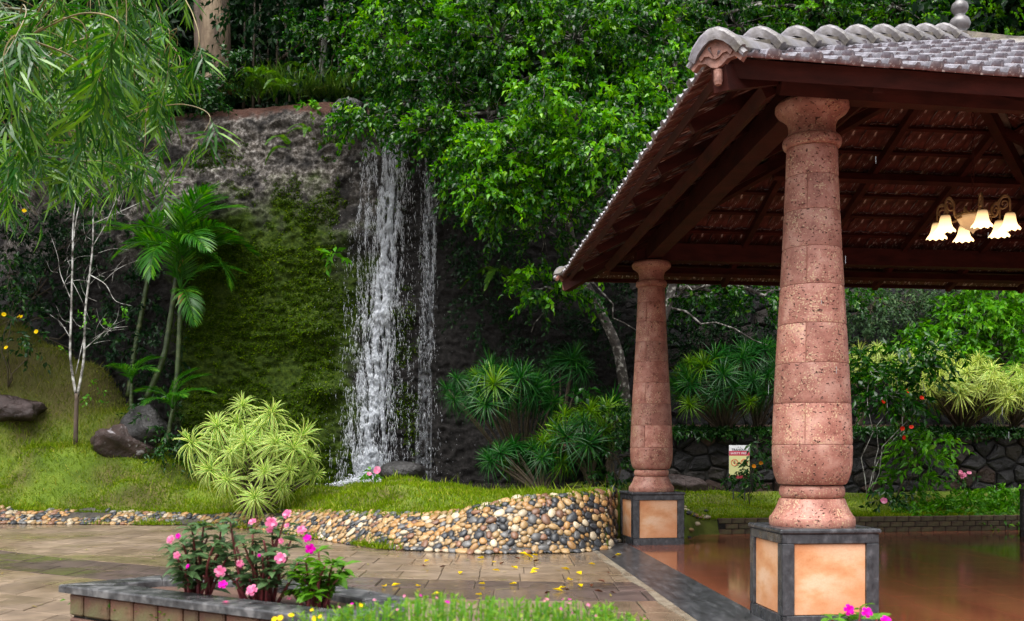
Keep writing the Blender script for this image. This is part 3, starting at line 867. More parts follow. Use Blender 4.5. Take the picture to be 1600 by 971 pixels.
grey = mixc(t, ramp(t, nz(t, va.outputs[0], 3, 4), [(0.62, (0, 0, 0)), (0.72, (1, 1, 1))]), grey, (0.17, 0.075, 0.06))
c = mixc(t, at.outputs['Fac'], under, grey)
b = N(t, 'ShaderNodeBsdfPrincipled', Roughness=0.42); t.links.new(c, b.inputs['Base Color'])
t.links.new(ramp(t, at.outputs['Fac'], [(0, (0.6,) * 3), (1, (0.22,) * 3)]), b.inputs['Roughness'])
bn = N(t, 'ShaderNodeBump', Strength=0.4, Distance=0.01); t.links.new(nz(t, v, 30, 5), bn.inputs['Height']); t.links.new(bn.outputs[0], b.inputs['Normal'])
t.links.new(b.outputs[0], o.inputs[0]); M_tile = m
M_ridge = surf('grey_ridge_tile', [(0.3, (0.10, 0.092, 0.10)), (0.55, (0.22, 0.21, 0.235)), (0.75, (0.36, 0.345, 0.38))], 5, 6, 0.3, 0.5, 25, per=0.18, stops2=[(0.3, (0.07, 0.06, 0.05)), (0.7, (0.17, 0.15, 0.12))], scale2=3.0)
M_terra = surf('terracotta_ornament', [(0.3, (0.14, 0.06, 0.045)), (0.6, (0.32, 0.15, 0.11)), (0.8, (0.40, 0.24, 0.2))], 9, 6, 0.55, 0.6, 30)
M_limem = surf('lime_mortar', [(0.3, (0.06, 0.055, 0.045)), (0.6, (0.2, 0.17, 0.13)), (0.8, (0.10, 0.12, 0.03))], 7, 6, 0.7, 0.6)

roof = thing('tiled_roof', 'hipped grey clay tile roof with dark red timbers, over the pavilion', 'roof', (APX.x, APX.y, 4.9))
TW_, TE_, TLn = 0.36, 0.53, 0.60
def tile_geo():
    # across profile: (u, height); a flat pan, a side roll and a rib
    pr_ = [(0.0, 0.0), (0.010, 0.034), (0.028, 0.044), (0.105, 0.044), (0.122, 0.034), (0.134, 0.008), (0.19, 0.004), (0.245, 0.006), (0.262, 0.026), (0.285, 0.026), (0.30, 0.006), (0.372, 0.002)]
    V = []; F = []; A = []
    rows = [0.0, 0.03, 0.3, TLn]
    n = len(pr_)
    for side in (1, 0):
        for j, v_ in enumerate(rows):
            for u, h in pr_:
                lift = 0.055 * (1 - v_ / TLn)
                k = 1.12 if j == 0 else 1
                hh = h * k + lift if side else ((h if j > 1 else -0.012) + lift - 0.018)
                V.append((u, v_, hh)); A.append(float(side))
    m_ = len(rows) * n
    for j in range(len(rows) - 1):
        for i in range(n - 1):
            a_ = j * n + i
            F.append((a_, a_ + 1, a_ + n + 1, a_ + n)); F.append((m_ + a_ + n, m_ + a_ + n + 1, m_ + a_ + 1, m_ + a_))
    for i in range(n - 1):
        F.append((m_ + i, m_ + i + 1, i + 1, i)); b0 = (len(rows) - 1) * n + i; F.append((b0, b0 + 1, m_ + b0 + 1, m_ + b0))
    for j in range(len(rows) - 1):
        a_ = j * n; F.append((a_, a_ + n, m_ + a_ + n, m_ + a_)); a_ += n - 1; F.append((m_ + a_, m_ + a_ + n, a_ + n, a_))
    return V, F, A
TV, TF, TA = tile_geo()
q = MB(); q.add(TV, TF, TA); ME_TILE = q.mesh('roof_tile', M_tile, False, 'top'); smooth_by_angle(ME_TILE)
def clip_poly(V, F, A, planes):
    """cut a tile at the hips: bmesh bisect in tile-plane coordinates"""
    bm = bmesh.new(); lay = bm.verts.layers.float.new('top')
    vs_ = [bm.verts.new(p) for p in V]
    for v_, a_ in zip(vs_, A): v_[lay] = a_
    for f in F:
        try: bm.faces.new([vs_[i] for i in f])
        except ValueError: pass
    for co, no in planes:
        bmesh.ops.bisect_plane(bm, geom=bm.verts[:] + bm.edges[:] + bm.faces[:], plane_co=co, plane_no=no, clear_outer=True)
    bm.verts.index_update()
    V2 = [tuple(v_.co) for v_ in bm.verts]; A2 = [v_[lay] for v_ in bm.verts]; F2 = [tuple(v_.index for v_ in f.verts) for f in bm.faces]
    bm.free(); return V2, F2, A2
cands = []; wood = []
for pi, (A, B) in enumerate(((FLc, FRc), (FRc, BRc), (BRc, BLc), (BLc, FLc))):
    e = (B - A).normalized(); Lw = (B - A).length
    s = (APX - A) - e * (APX - A).dot(e); H = s.length; s.normalize(); nn = e.cross(s)
    au = (APX - A).dot(e)
    M_ = Matrix((e, s, nn)).transposed().to_4x4(); M_.translation = A
    nrow = int(H / TE_) + 1
    for r in range(nrow):
        v0 = r * TE_ - 0.06
        uo = -(r % 2) * TW_ * 0.5
        for k in range(-1, int(Lw / TW_) + 2):
            u0 = k * TW_ + uo
            def inside(u, v_):
                v_ = max(v_, -0.2)
                return u > au * v_ / H and u < Lw - (Lw - au) * v_ / H
            cor = [inside(u, v_) for u in (u0, u0 + TW_) for v_ in (v0, v0 + TLn)]
            if not any(cor): continue
            jit = Matrix.Translation((rnd.uniform(-0.008, 0.008), rnd.uniform(-0.014, 0.014), rnd.uniform(0, 0.01))) @ Matrix.Rotation(rnd.uniform(-0.012, 0.012), 4, 'Z')
            Mt = M_ @ Matrix.Translation((u0, v0, 0.0)) @ jit
            cen = Mt @ Vector((TW_ / 2, TLn / 2, 0))
            px, py = 800 + cen.x / cen.y * 1600, 705 - (cen.z - 1.6) / cen.y * 1600
            vis = 860 < px < 1640 and py > -40
            pri = {0: 0, 3: 1, 2: 2, 1: 9}[pi] + (0 if vis else 20) + (2 if (pi == 3 and r > 3) else 0)
            cands.append((pri, cen.y, Mt, all(cor), u0, v0, au, H, Lw))
    # timbers of this plane
    up = nn
    for r in range(1, nrow):                       # battens under each course
        v0 = r * TE_ - 0.03
        ul, ur = au * v0 / H, Lw - (Lw - au) * v0 / H
        if ur - ul > 0.4:
            wood.append(('batten', A + e * (ul + 0.05) + s * v0 - nn * 0.045, A + e * (ur - 0.05) + s * v0 - nn * 0.045, 0.06, 0.045, nn))
    nraf = 7
    for k in range(1, nraf):
        u = Lw * k / nraf
        vt = H * (u / au if u < au else (Lw - u) / (Lw - au))
        wood.append(('rafter', A + e * u + s * 0.08 - nn * 0.13, A + e * u + s * (vt - 0.1) - nn * 0.13, 0.09, 0.12, nn))
    wood.append(('fascia' if pi == 0 else 'eave_board', A + e * 0.06 + s * 0.04 - nn * 0.065, B - e * 0.06 + s * 0.04 - nn * 0.065, 0.03, 0.15 if pi == 0 else 0.07, nn))
    for vv in (0.62,):
        wood.append(('purlin', A + e * (au * vv / H + 0.2) + s * vv - nn * 0.25, B - e * ((Lw - au) * vv / H + 0.2) + s * vv - nn * 0.25, 0.10, 0.12, nn))
    for vv in (3.3,):
        wood.append(('purlin', A + e * (au * vv / H + 0.2) + s * vv - nn * 0.25, B - e * ((Lw - au) * vv / H + 0.2) + s * vv - nn * 0.25, 0.10, 0.12, nn))
cands.sort(key=lambda c: (c[0], c[1]))
rt = MB()
for i, (pri, _, Mt, full, u0, v0, au, H, Lw) in enumerate(cands):
    V, F, A_ = TV, TF, TA
    if not full:
        Vp = [(a_ + u0, b_ + v0, c_) for a_, b_, c_ in TV]
        n1 = Vector((-H, au, 0)).normalized(); n2 = Vector((H, Lw - au, 0)).normalized()
        V, F, A_ = clip_poly(Vp, TF, TA, [((0, 0, 0), n1), ((Lw, 0, 0), n2)])
        V = [(a_ - u0, b_ - v0, c_) for a_, b_, c_ in V]
        if len(F) < 6: continue
    if i < 300:
        if full: link('roof_tile', ME_TILE, roof, Mt)
        else:
            q = MB(); q.add(V, F, A_); link('roof_tile', q.mesh('roof_tile', M_tile, False, 'top'), roof, Mt)
    else:
        Vn = np.array(V) @ np.array(Mt.to_3x3()).T + np.array(Mt.translation)
        rt.add(Vn, F, A_)
kind(rt.build('roof_tiles', M_tile, roof, False, 'top'), 'stuff')
for nm, a, b, w, h, up in wood:
    q = MB(); q.add(*bar(a, b, w, h, up)); q.build(nm, M_wood, roof)
# ring beams on the pillars
zb = 5.045
for a, b in ((PN, PNR), (PNR, PFR), (PFR, PF), (PF, PN)):
    d_ = (b - a).normalized() * 0.28
    q = MB(); q.add(*bar(a - d_ + Vector((0, 0, zb)), b + d_ + Vector((0, 0, zb)), 0.24, 0.30 if abs(d_.x) > abs(d_.y) else 0.292)); q.build('ring_beam', M_wood, roof)
for Cn in (FLc, FRc, BRc, BLc):                   # hip rafters
    q = MB(); q.add(*bar(Cn + Vector((0, 0, -0.16)), APX + Vector((0, 0, -0.22)), 0.13, 0.2)); q.build('hip_rafter', M_wood, roof)
    # ridge caps, each lapped over the one below
    hd = (APX - Cn); HL = hd.length; hd.normalize()
    sd_ = hd.cross(Vector((0, 0, 1))).normalized(); nn = sd_.cross(hd)
    Mh = Matrix((hd, sd_, nn)).transposed().to_4x4()
    q = MB()
    q.add(*bar(Cn + hd * 0.25 + nn * 0.03, APX - hd * 0.05 + nn * 0.03, 0.26, 0.16, nn)); q.build('mortar_bed', M_limem, roof)
    if ('ridge',) not in PILM:
        V = []; F = []
        sec = [(-0.215, -0.10), (-0.17, -0.03), (-0.10, 0.032), (-0.035, 0.064), (0.035, 0.064), (0.10, 0.032), (0.17, -0.03), (0.215, -0.10)]
        rows = [(-0.47, 1.06, 0.008), (-0.458, 1.11, 0.022), (-0.425, 1.14, 0.028), (-0.385, 1.11, 0.02), (-0.35, 1.01, 0.002), (0.47, 0.90, -0.03)]
        for layer in (0, -0.025):
            for x, k, dz in rows:
                for (y, z) in sec:
                    if layer and x < -0.33: V.append((x, y * 0.86, z * 0.86 - 0.05 + 0.07))
                    else: V.append((x, y * k, z * k + dz + layer + 0.07))
        n = len(sec); m_ = len(rows) * n
        for j in range(len(rows) - 1):
            for i in range(n - 1):
                a_ = j * n + i; F.append((a_ + n, a_ + n + 1, a_ + 1, a_)); F.append((m_ + a_, m_ + a_ + 1, m_ + a_ + n + 1, m_ + a_ + n))
        for i in range(n - 1):
            F.append((i, i + 1, m_ + i + 1, m_ + i))
        for j in range(len(rows) - 1):
            a_ = j * n; F.append((a_, m_ + a_, m_ + a_ + n, a_ + n)); a_ += n - 1; F.append((a_ + n, m_ + a_ + n, m_ + a_, a_))
        PILM[('ridge',)] = None
        q = MB(); q.add(V, F); ME_RIDGE = q.mesh('ridge_tile', M_ridge, False); smooth_by_angle(ME_RIDGE)
    k = 0.38
    while k < HL - 0.3:
        Mk = Mh.copy(); Mk.translation = Cn + hd * k + nn * 0.05
        link('ridge_tile', ME_RIDGE, roof, Mk @ Matrix.Rotation(rnd.uniform(-0.03, 0.03), 4, 'X') @ Matrix.Rotation(R(3), 4, 'Y'))
        k += 0.85
    # gable-shaped end ornament
    hz_ = Vector((hd.x, hd.y, 0)).normalized(); sd2 = hz_.cross(Vector((0, 0, 1)))
    ol = [(y_ * 0.80, z_ * 0.80 + 0.0) for y_, z_ in [(-0.30, -0.12), (-0.26, -0.17), (-0.2, -0.11), (-0.12, -0.12), (-0.06, -0.17), (0, -0.19), (0.06, -0.17), (0.12, -0.12), (0.2, -0.11), (0.26, -0.17), (0.30, -0.12), (0.16, 0.06), (0.06, 0.14), (-0.06, 0.14), (-0.16, 0.06)]]
    def plate(ol_, x0, x1):
        n = len(ol_); V = [tuple(Cn + hz_ * x0 + sd2 * y + Vector((0, 0, z + 0.06))) for y, z in ol_] + [tuple(Cn + hz_ * x1 + sd2 * y + Vector((0, 0, z + 0.06))) for y, z in ol_]
        return V, [tuple(range(n)), tuple(range(2 * n - 1, n - 1, -1))] + [(i, n + i, n + (i + 1) % n, (i + 1) % n) for i in range(n)]
    q = MB(); q.add(*plate(ol, -0.06, 0.0)); fo = q.build('end_plate', M_terra, roof)
    q = MB()
    inn = [(y * 0.62, z * 0.62 + 0.01) for y, z in ol]
    q.add(*plate(inn, -0.078, -0.062)); q.build('relief', M_terra, fo)
    q = MB(); 
    for (a_, b_) in (((-0.25, -0.095), (-0.05, 0.12)), ((0.25, -0.095), (0.05, 0.12)), ((-0.05, 0.12), (0.05, 0.12))):
        pa, pb = [Cn + hz_ * -0.06 + sd2 * y + Vector((0, 0, z + 0.06)) for y, z in (a_, b_)]
        q.add(*tube([pa, pb], 0.028, 8))
    q.build('rim', M_ridge, fo)
    q = MB(); pd = Cn + hz_ * -0.03 + Vector((0, 0, -0.10))
    q.add(*lathe([(0.0, -0.13), (0.028, -0.12), (0.036, -0.09), (0.036, 0.0)], 12, pd)); q.build('drop', M_terra, fo)
q = MB(); q.add(*lathe([(0.0, -0.15), (.15, -0.15), (.11, .0), (.08, .03), (.12, .07), (.145, .13), (.12, .2), (.07, .24), (.07, .27), (.105, .31), (.115, .36), (.10, .41), (.055, .45), (.055, .48), (.08, .52), (.085, .56), (.06, .60), (.03, .64), (.015, .74), (0, .77)], 28, APX + Vector((0, 0, 0.10)), close=False))
M_fin = surf('finial_clay', [(0.3, (0.06, 0.055, 0.058)), (0.7, (0.17, 0.155, 0.16))], 6, 5, 0.22, 0.2)
q.build('finial', M_fin, roof, True)

# rain dripping off the front eave
m, t, o = newmat('rain_water')
b = N(t, 'ShaderNodeBsdfPrincipled', Roughness=0.1); b.inputs['Base Color'].default_value = (0.4, 0.42, 0.45, 1); b.inputs['Transmission Weight'].default_value = 0.35
t.links.new(b.outputs[0], o.inputs[0]); M_drip = m
q = MB()
for k in range(14):
    p = FLc + DC * rnd.uniform(0.2, 4.0) + Vector((0, rnd.uniform(-0.12, 0.05), -rnd.uniform(0.15, 3.6)))
    q.add(*tube([p, p - Vector((0, 0, rnd.uniform(0.03, 0.09)))], 0.0016, 4))
kind(q.build('rain', M_drip), 'stuff')['label'] = 'drops of rain falling from the front eave'

# ================================================================== chandelier
CC = Vector((6.13, 13.62, 4.70))
ch = thing('chandelier', 'lit six-lamp bronze chandelier with frosted bell shades under the roof', 'chandelier', CC)
M_brass = surf('aged_bronze', [(0.3, (0.12, 0.07, 0.03)), (0.7, (0.36, 0.24, 0.12))], 14, 4, 0.4, 0.3, 40)
M_bowl = plain('alabaster_bowl', (0.5, 0.38, 0.25), 0.35, 0.1, (1.0, 0.62, 0.3))
m, t, o = newmat('lit_shade')
v = coords(t); sp = t.nodes.new('ShaderNodeSeparateXYZ'); t.links.new(v, sp.inputs[0])
mr = N(t, 'ShaderNodeMapRange'); t.links.new(sp.outputs[2], mr.inputs[0]); mr.inputs[1].default_value = 0.0; mr.inputs[2].default_value = -0.2; mr.inputs[3].default_value = 0.06; mr.inputs[4].default_value = 1.1
b = N(t, 'ShaderNodeBsdfPrincipled', Roughness=0.35); b.inputs['Base Color'].default_value = (0.8, 0.72, 0.55, 1); b.inputs['Emission Color'].default_value = (1.0, 0.62, 0.28, 1)
t.links.new(mr.outputs[0], b.inputs['Emission Strength']); t.links.new(b.outputs[0], o.inputs[0]); M_shade = m
M_bulb = plain('bulb', (1, 0.9, 0.7), 0.3, 9, (1.0, 0.8, 0.5))
q = MB(); q.add(*lathe([(0.0, -0.215), (.012, -0.20), (.02, -0.185), (.035, -0.17), (.09, -0.145), (.15, -0.09), (.19, -0.02), (.20, .02), (.0, .022)], 28, CC, close=False)); q.build('bowl', M_bowl, ch, True)
q = MB(); q.add(*tube([CC + Vector((.205 * math.cos(a), .205 * math.sin(a), .03)) for a in np.linspace(0, 2 * math.pi, 33)], .016, 8, False))
for k in range(30):
    a = k / 30 * 2 * math.pi; p = CC + Vector((.205 * math.cos(a), .205 * math.sin(a), .055)); q.add(*rock(p, (.014, .014, .014), k, 1, 0.1))
q.build('rim', M_brass, ch, True)
q = MB()
top = Vector((CC.x, CC.y, APX.z - 0.42)); k = 0; z = CC.z + 0.03
while z < top.z:
    p = Vector((CC.x, CC.y, z)); u = Vector((0.018, 0, 0)) if k % 2 else Vector((0, 0.018, 0))
    q.add(*tube([p + u * math.cos(a) + Vector((0, 0, 0.045 + 0.04 * math.sin(a))) for a in np.linspace(0, 2 * math.pi, 9)], 0.005, 4, False))
    z += 0.068; k += 1
q.build('chain', M_wood, ch)
def bell():
    n = 40; V = []; F = []
    prof = [(.028, 0.0), (.062, -0.005), (.075, -0.039), (.081, -0.078), (.09, -0.13), (.11, -0.18), (.14, -0.222), (.152, -0.24)]
    for i, (r, z_) in enumerate(prof):
        for k_ in range(n):
            a_ = 2 * math.pi * k_ / n; w = 1 + (0.06 * math.cos(a_ * 10) if i >= 6 else 0); 
            V.append((r * w * math.cos(a_), r * w * math.sin(a_), z_ - (0.012 * math.cos(a_ * 10) if i == 7 else 0)))
    for i in range(len(prof) - 1):
        for k_ in range(n): F.append((i * n + k_, i * n + (k_ + 1) % n, (i + 1) * n + (k_ + 1) % n, (i + 1) * n + k_))
    return V, F
q = MB(); q.add(*bell()); ME_BELL = q.mesh('shade', M_shade, True)
q = MB(); q.add(*rock((0, 0, -0.12), (.03, .03, .045), 0, 2, 0)); ME_BULB = q.mesh('bulb', M_bulb, True)
for k in range(6):
    a = R(20 + 60 * k); dr = Vector((math.cos(a), math.sin(a), 0))
    pts = [CC + dr * 0.19 + Vector((0, 0, 0.0)), CC + dr * 0.27 + Vector((0, 0, -0.02)), CC + dr * 0.31 + Vector((0, 0, 0.03)), CC + dr * 0.33 + Vector((0, 0, 0.16)), CC + dr * 0.39 + Vector((0, 0, 0.24)), CC + dr * 0.45 + Vector((0, 0, 0.19)), CC + dr * 0.46 + Vector((0, 0, 0.08)), CC + dr * 0.46 + Vector((0, 0, 0.0))]
    q = MB(); q.add(*tube(spline(pts, 26), [.016 - .004 * i / 26 for i in range(27)], 8))
    scr = [CC + dr * (0.385 + (0.09 - 0.075 * i / 22) * math.cos(1.2 + i * 0.42)) + Vector((0, 0, 0.13 + (0.09 - 0.075 * i / 22) * math.sin(1.2 + i * 0.42))) for i in range(23)]
    q.add(*tube(scr, [.013 - .005 * i / 22 for i in range(23)], 8)); q.build('arm', M_brass, ch, True)
    tp = CC + dr * 0.46 + Vector((0, 0, 0.0))
    sh = link('shade', ME_BELL, ch, Matrix.Translation(tp) @ Matrix.Rotation(R(4), 4, 'X') @ Matrix.Scale(0.88, 4))
    q = MB(); q.add(*lathe([(.0, .02), (.03, .015), (.034, -.012), (.0, -.014)], 14, tp, close=False)); q.build('cap', M_brass, ch, True)
    link('bulb', ME_BULB, sh, Matrix.Identity(4), world=False)
# ================================================================== rubble stone walls
def clip_half(poly, p, n_):
    o = []
    for i in range(len(poly)):
        a, b = poly[i], poly[(i + 1) % len(poly)]
        da, db = (a - p).dot(n_), (b - p).dot(n_)
        if da <= 0: o.append(a)
        if da * db < 0: o.append(a + (b - a) * (da / (da - db)))
    return o
def stone_cells(W_, H_, cw, chh, seed):
    r = random.Random(seed); seeds = []
    nr = int(H_ / chh)
    for j in range(nr + 1):
        x = -cw * r.random()
        while x < W_ + cw:
            seeds.append(Vector((x, (j + 0.5 + r.uniform(-0.32, 0.32)) * H_ / nr))); x += cw * r.uniform(0.55, 1.6)
    k = cw / chh * 0.8
    out = []
    for i, s in enumerate(seeds):
        if not (0 <= s.x <= W_ and 0 <= s.y <= H_): continue
        poly = [Vector(p) for p in ((max(0, s.x - 3 * cw), 0), (min(W_, s.x + 3 * cw), 0), (min(W_, s.x + 3 * cw), H_), (max(0, s.x - 3 * cw), H_))]
        for j, q_ in enumerate(seeds):
            if j == i or abs(q_.x - s.x) > 3 * cw or abs(q_.y - s.y) > 3 * chh: continue
            d = q_ - s; nrm = Vector((d.x, d.y * k * k))
            poly = clip_half(poly, (s + q_) / 2, nrm)
            if len(poly) < 3: break
        if len(poly) >= 3: out.append(poly)
    return out
M_stone = [surf('wall_stone_%d' % i, [(0.3, a), (0.7, b)], 4, 7, 0.6, 1.0, 12, per=0.4, spec=0.3, bdist=0.05) for i, (a, b) in enumerate((((0.006, 0.006, 0.0065), (0.030, 0.028, 0.030)), ((0.010, 0.008, 0.007), (0.042, 0.035, 0.031)), ((0.018, 0.010, 0.008), (0.06, 0.034, 0.027))))]
M_wallj = surf('wall_joint', [(0.3, (0.003, 0.003, 0.0025)), (0.7, (0.010, 0.009, 0.007))], 8, 4, 0.9, 0.5)
def stone_wall(label, A, B, z0, z1, cw, chh, seed, thick=0.5, reddish=0):
    A = Vector((*A, 0)); B = Vector((*B, 0)); e = (B - A); W_ = e.length; e.normalize(); nn = Vector((e.y, -e.x, 0))
    T = thing('stone_wall', label, 'stone wall', tuple((A + B) / 2 + Vector((0, 0, z0))))
    q = MB(); q.add(*bar(A + Vector((0, 0, (z0 + z1) / 2)) - nn * thick / 2, B + Vector((0, 0, (z0 + z1) / 2)) - nn * thick / 2, thick, z1 - z0)); q.build('backing', M_wallj, T)
    r = random.Random(seed)
    cells = stone_cells(W_, z1 - z0, cw, chh, seed)
    rest = MB(); cnt = 0
    for poly in cells:
        c = sum(poly, Vector((0, 0))) / len(poly)
        # soften corners: subdivide and pull in
        ring = []
        for i in range(len(poly)):
            a, b, p0 = poly[i], poly[(i + 1) % len(poly)], poly[i - 1]
            ring.append(a + (p0 - a) * 0.14 + (b - a) * 0.14 if False else a + (c - a) * 0.05)
            ring.append((a + b) / 2)
        dpt = r.uniform(0.03, 0.15)
        V = []; n = len(ring)
        for k_, ins, dd in ((0, 0.018, 0.0), (1, 0.022, dpt * 0.6), (2, 0.07, dpt)):
            for p in ring:
                d = (c - p); L = d.length; p2 = p + d * min(0.8, ins / max(L, 0.02))
                dz = dd + 0.07 * noise.noise(Vector((p2.x * 4, p2.y * 4, seed))) * (1 if dd else 0)
                w = A + e * p2.x + Vector((0, 0, z0 + p2.y)) + nn * dz; V.append(tuple(w))
        w = A + e * c.x + Vector((0, 0, z0 + c.y)) + nn * (dpt + r.uniform(-0.02, 0.035)); V.append(tuple(w))
        F = []
        for j in range(2):
            for i in range(n): F.append((j * n + i, j * n + (i + 1) % n, (j + 1) * n + (i + 1) % n, (j + 1) * n + i))
        F += [(2 * n + i, 2 * n + (i + 1) % n, 3 * n) for i in range(n)]
        mt = r.choices(range(3), [6, 3, reddish + (3 if c.y < 0.5 else 0)])[0]
        W = Vector(V[-1]); px = 800 + W.x / W.y * 1600; py = 705 - (W.z - 1.6) / W.y * 1600
        if px < 1640 and py > 380 and cnt < 300:
            q = MB(); q.add(V, F); q.build('stone', M_stone[mt], T); cnt += 1
        else: rest.add(V, F)
    if rest.n: kind(rest.build('stones', M_stone[0], T), 'stuff')
    return T
stone_wall('low dark rubble stone wall standing behind the pavilion floor', (2.3, 22.75), (13.6, 23.9), 0.3, 2.05, 0.46, 0.29, 3, 0.5, 1)
stone_wall('high dark rubble stone wall rising behind the terrace shrubs', (0.6, 26.3), (15.5, 27.0), 1.6, 9.4, 0.8, 0.5, 8)
q = MB(); q.add([(2.3, 22.8, 2.0), (13.6, 23.95, 2.0), (15, 27, 2.3), (0.5, 26.5, 2.3), (0.9, 23.5, 1.5)], [(0, 1, 2, 3, 4)])
TERR = q; kind(q.build('terrace', M_soil), 'structure')['label'] = 'planted earth terrace between the two stone walls'

# low brick kerb behind the floor
M_brick = surf('mossy_brick', [(0.3, (0.04, 0.013, 0.009)), (0.7, (0.12, 0.036, 0.024))], 7, 5, 0.6, 0.5, 25, per=0.25, stops2=[(0.3, (0.03, 0.035, 0.012)), (0.7, (0.09, 0.08, 0.03))], scale2=2.0)
A, B = Vector((3.95, 19.66, 0)), Vector((12.2, 21.0, 0))
e = (B - A).normalized(); L = (B - A).length
T = thing('brick_kerb', 'low damp brick kerb between the red floor and the grass', 'kerb', tuple((A + B) / 2))
Mb = Matrix.Rotation(math.atan2(e.y, e.x), 4, 'Z')
q = MB(); q.add(*bevbox((0, 0, 0), (0.25, 0.13, 0.095), 0.008)); ME_BR = q.mesh('brick', M_brick)
q = MB(); q.add(*bar(A + Vector((0, 0, 0.13)), B + Vector((0, 0, 0.13)), 0.10, 0.29)); q.build('mortar_bed', M_wallj, T)
for row in range(3):
    s = 0.13 + (row % 2) * 0.13
    while s < L:
        link('brick', ME_BR, T, Matrix.Translation(A + e * s + Vector((0, 0, 0.05 + row * 0.104))) @ Mb @ Matrix.Rotation(rnd.uniform(-0.04, 0.04), 4, 'Z'))
        s += 0.262

# ================================================================== warning board
sc = P(1155, 722, 21.6)
T = thing('safety_sign', 'small white, red and yellow safety board leaning by the stone wall', 'sign', (sc.x, sc.y, 0.6))
W_, H_ = 0.43, 0.70
def sgn(name, x0, x1, z0, z1, dy, mat, par):
    q = MB(); q.add(*box((sc.x + (x0 + x1) / 2 * W_, sc.y - dy, sc.z + ((z0 + z1) / 2 - 0.5) * H_), ((x1 - x0) * W_, 0.003, (z1 - z0) * H_))); return q.build(name, mat, par)
M_sw = plain('sign_white', (0.78, 0.79, 0.82), 0.4); M_sr = plain('sign_red', (0.55, 0.05, 0.09), 0.4); M_sy = plain('sign_yellow', (0.72, 0.72, 0.33), 0.4); M_sk = plain('sign_black', (0.03, 0.03, 0.04), 0.5); M_so = plain('sign_orange', (0.72, 0.13, 0.05), 0.4)
q = MB(); q.add(*bevbox((sc.x, sc.y, sc.z), (W_, 0.012, H_), 0.003)); bo = q.build('board', M_sw, T)
sgn('red_band', -0.498, 0.498, 0.685, 0.83, 0.0085, M_sr, T)
sgn('yellow_field', -0.498, 0.498, 0.09, 0.685, 0.0085, M_sy, T)
sgn('red_foot', -0.498, 0.498, 0.002, 0.09, 0.0085, M_sr, T)
for sx in (-1, 1):
    q = MB(); q.add(*bar((sc.x + sx * 0.12, sc.y + 0.02, 0.55), (sc.x + sx * 0.12, sc.y + 0.02, sc.z + 0.2), 0.02, 0.02, (0, 1, 0))); q.build('post', M_sk, T)
def words(txt, size, x, z, mat, name):
    cu = bpy.data.curves.new(name, 'FONT'); cu.body = txt; cu.size = size; cu.align_x = 'CENTER'; cu.align_y = 'CENTER'; cu.extrude = 0.001; cu.offset = 0.0006 * size / 0.05
    o_ = bpy.data.objects.new(name, cu); COL.objects.link(o_)
    dg = bpy.context.evaluated_depsgraph_get(); me = bpy.data.meshes.new_from_object(o_.evaluated_get(dg))
    bpy.data.objects.remove(o_); bpy.data.curves.remove(cu)
    me.materials.clear(); me.materials.append(mat)
    link(name, me, T, Matrix.Translation((sc.x + x * W_, sc.y - 0.0115, sc.z + (z - 0.5) * H_)) @ Matrix.Rotation(R(90), 4, 'X'))
words('TRANQUIL', 0.066, 0, 0.865, M_sk, 'heading')
words('SAFETY FIRST', 0.062, 0, 0.757, M_sw, 'lettering')
for sx in (-0.05, 0.06):
    q = MB(); q.add(*rock((sc.x + sx * W_, sc.y - 0.009, sc.z + 0.445 * H_), (0.014, 0.003, 0.007), 1, 1, 0.2, rot=0)); q.build('bird_mark', M_sk, T)
for sx in (-0.235, 0.235):
    cx0 = Vector((sc.x + sx * W_, sc.y - 0.011, sc.z - 0.02 * H_))
    q = MB(); q.add(*tube([cx0 + Vector((0.068 * math.cos(a), 0, 0.068 * math.sin(a))) for a in np.linspace(0, 2 * math.pi, 25)], 0.008, 6, False)); q.add(*tube([cx0 + Vector((-0.05, 0, 0.05)), cx0 + Vector((0.05, 0, -0.05))], 0.006, 6)); q.build('prohibition_ring', M_so, T)
    q = MB(); q.add(*rock(cx0 + Vector((0.004, 0.001, 0.03)), (0.012, 0.002, 0.012), 1, 1, 0)); q.add(*rock(cx0 + Vector((0, 0.001, -0.008)), (0.016, 0.002, 0.028), 1, 1, 0.1)); q.add(*tube([cx0 + Vector((-0.028, 0.001, 0.0)), cx0 + Vector((0.028, 0.001, 0.008))], 0.004, 5)); q.build('figure_mark', M_sk, T)

# ================================================================== boulders
M_rock = surf('brown_boulder', [(0.3, (0.014, 0.009, 0.008)), (0.6, (0.045, 0.028, 0.026)), (0.78, (0.10, 0.072, 0.07))], 2.6, 7, 0.38, 1.0, 7, bdist=0.08, rvar=(2.5, 0.3, 0.65))
m, t, o = newmat('lichen_boulder')
v = coords(t); f = nz(t, v, 2.6, 7, 0.6)
c = ramp(t, f, [(0.3, (0.02, 0.011, 0.009)), (0.6, (0.06, 0.035, 0.03)), (0.8, (0.12, 0.075, 0.07))])
c = mixc(t, ramp(t, nz(t, v, 3.6, 5, 0.6), [(0.60, (0, 0, 0)), (0.66, (1, 1, 1))]), c, (0.36, 0.33, 0.35))
b = N(t, 'ShaderNodeBsdfPrincipled', Roughness=0.45); t.links.new(c, b.inputs['Base Color'])
bn = N(t, 'ShaderNodeBump', Strength=1.0, Distance=0.08); t.links.new(nz(t, v, 7, 8, 0.68), bn.inputs['Height']); t.links.new(bn.outputs[0], b.inputs['Normal']); t.links.new(b.outputs[0], o.inputs[0]); M_lich = m
M_dkrock = surf('dark_wet_rock', [(0.3, (0.007, 0.0065, 0.0065)), (0.7, (0.03, 0.028, 0.028))], 3, 7, 0.4, 1.0, 7, bdist=0.08)
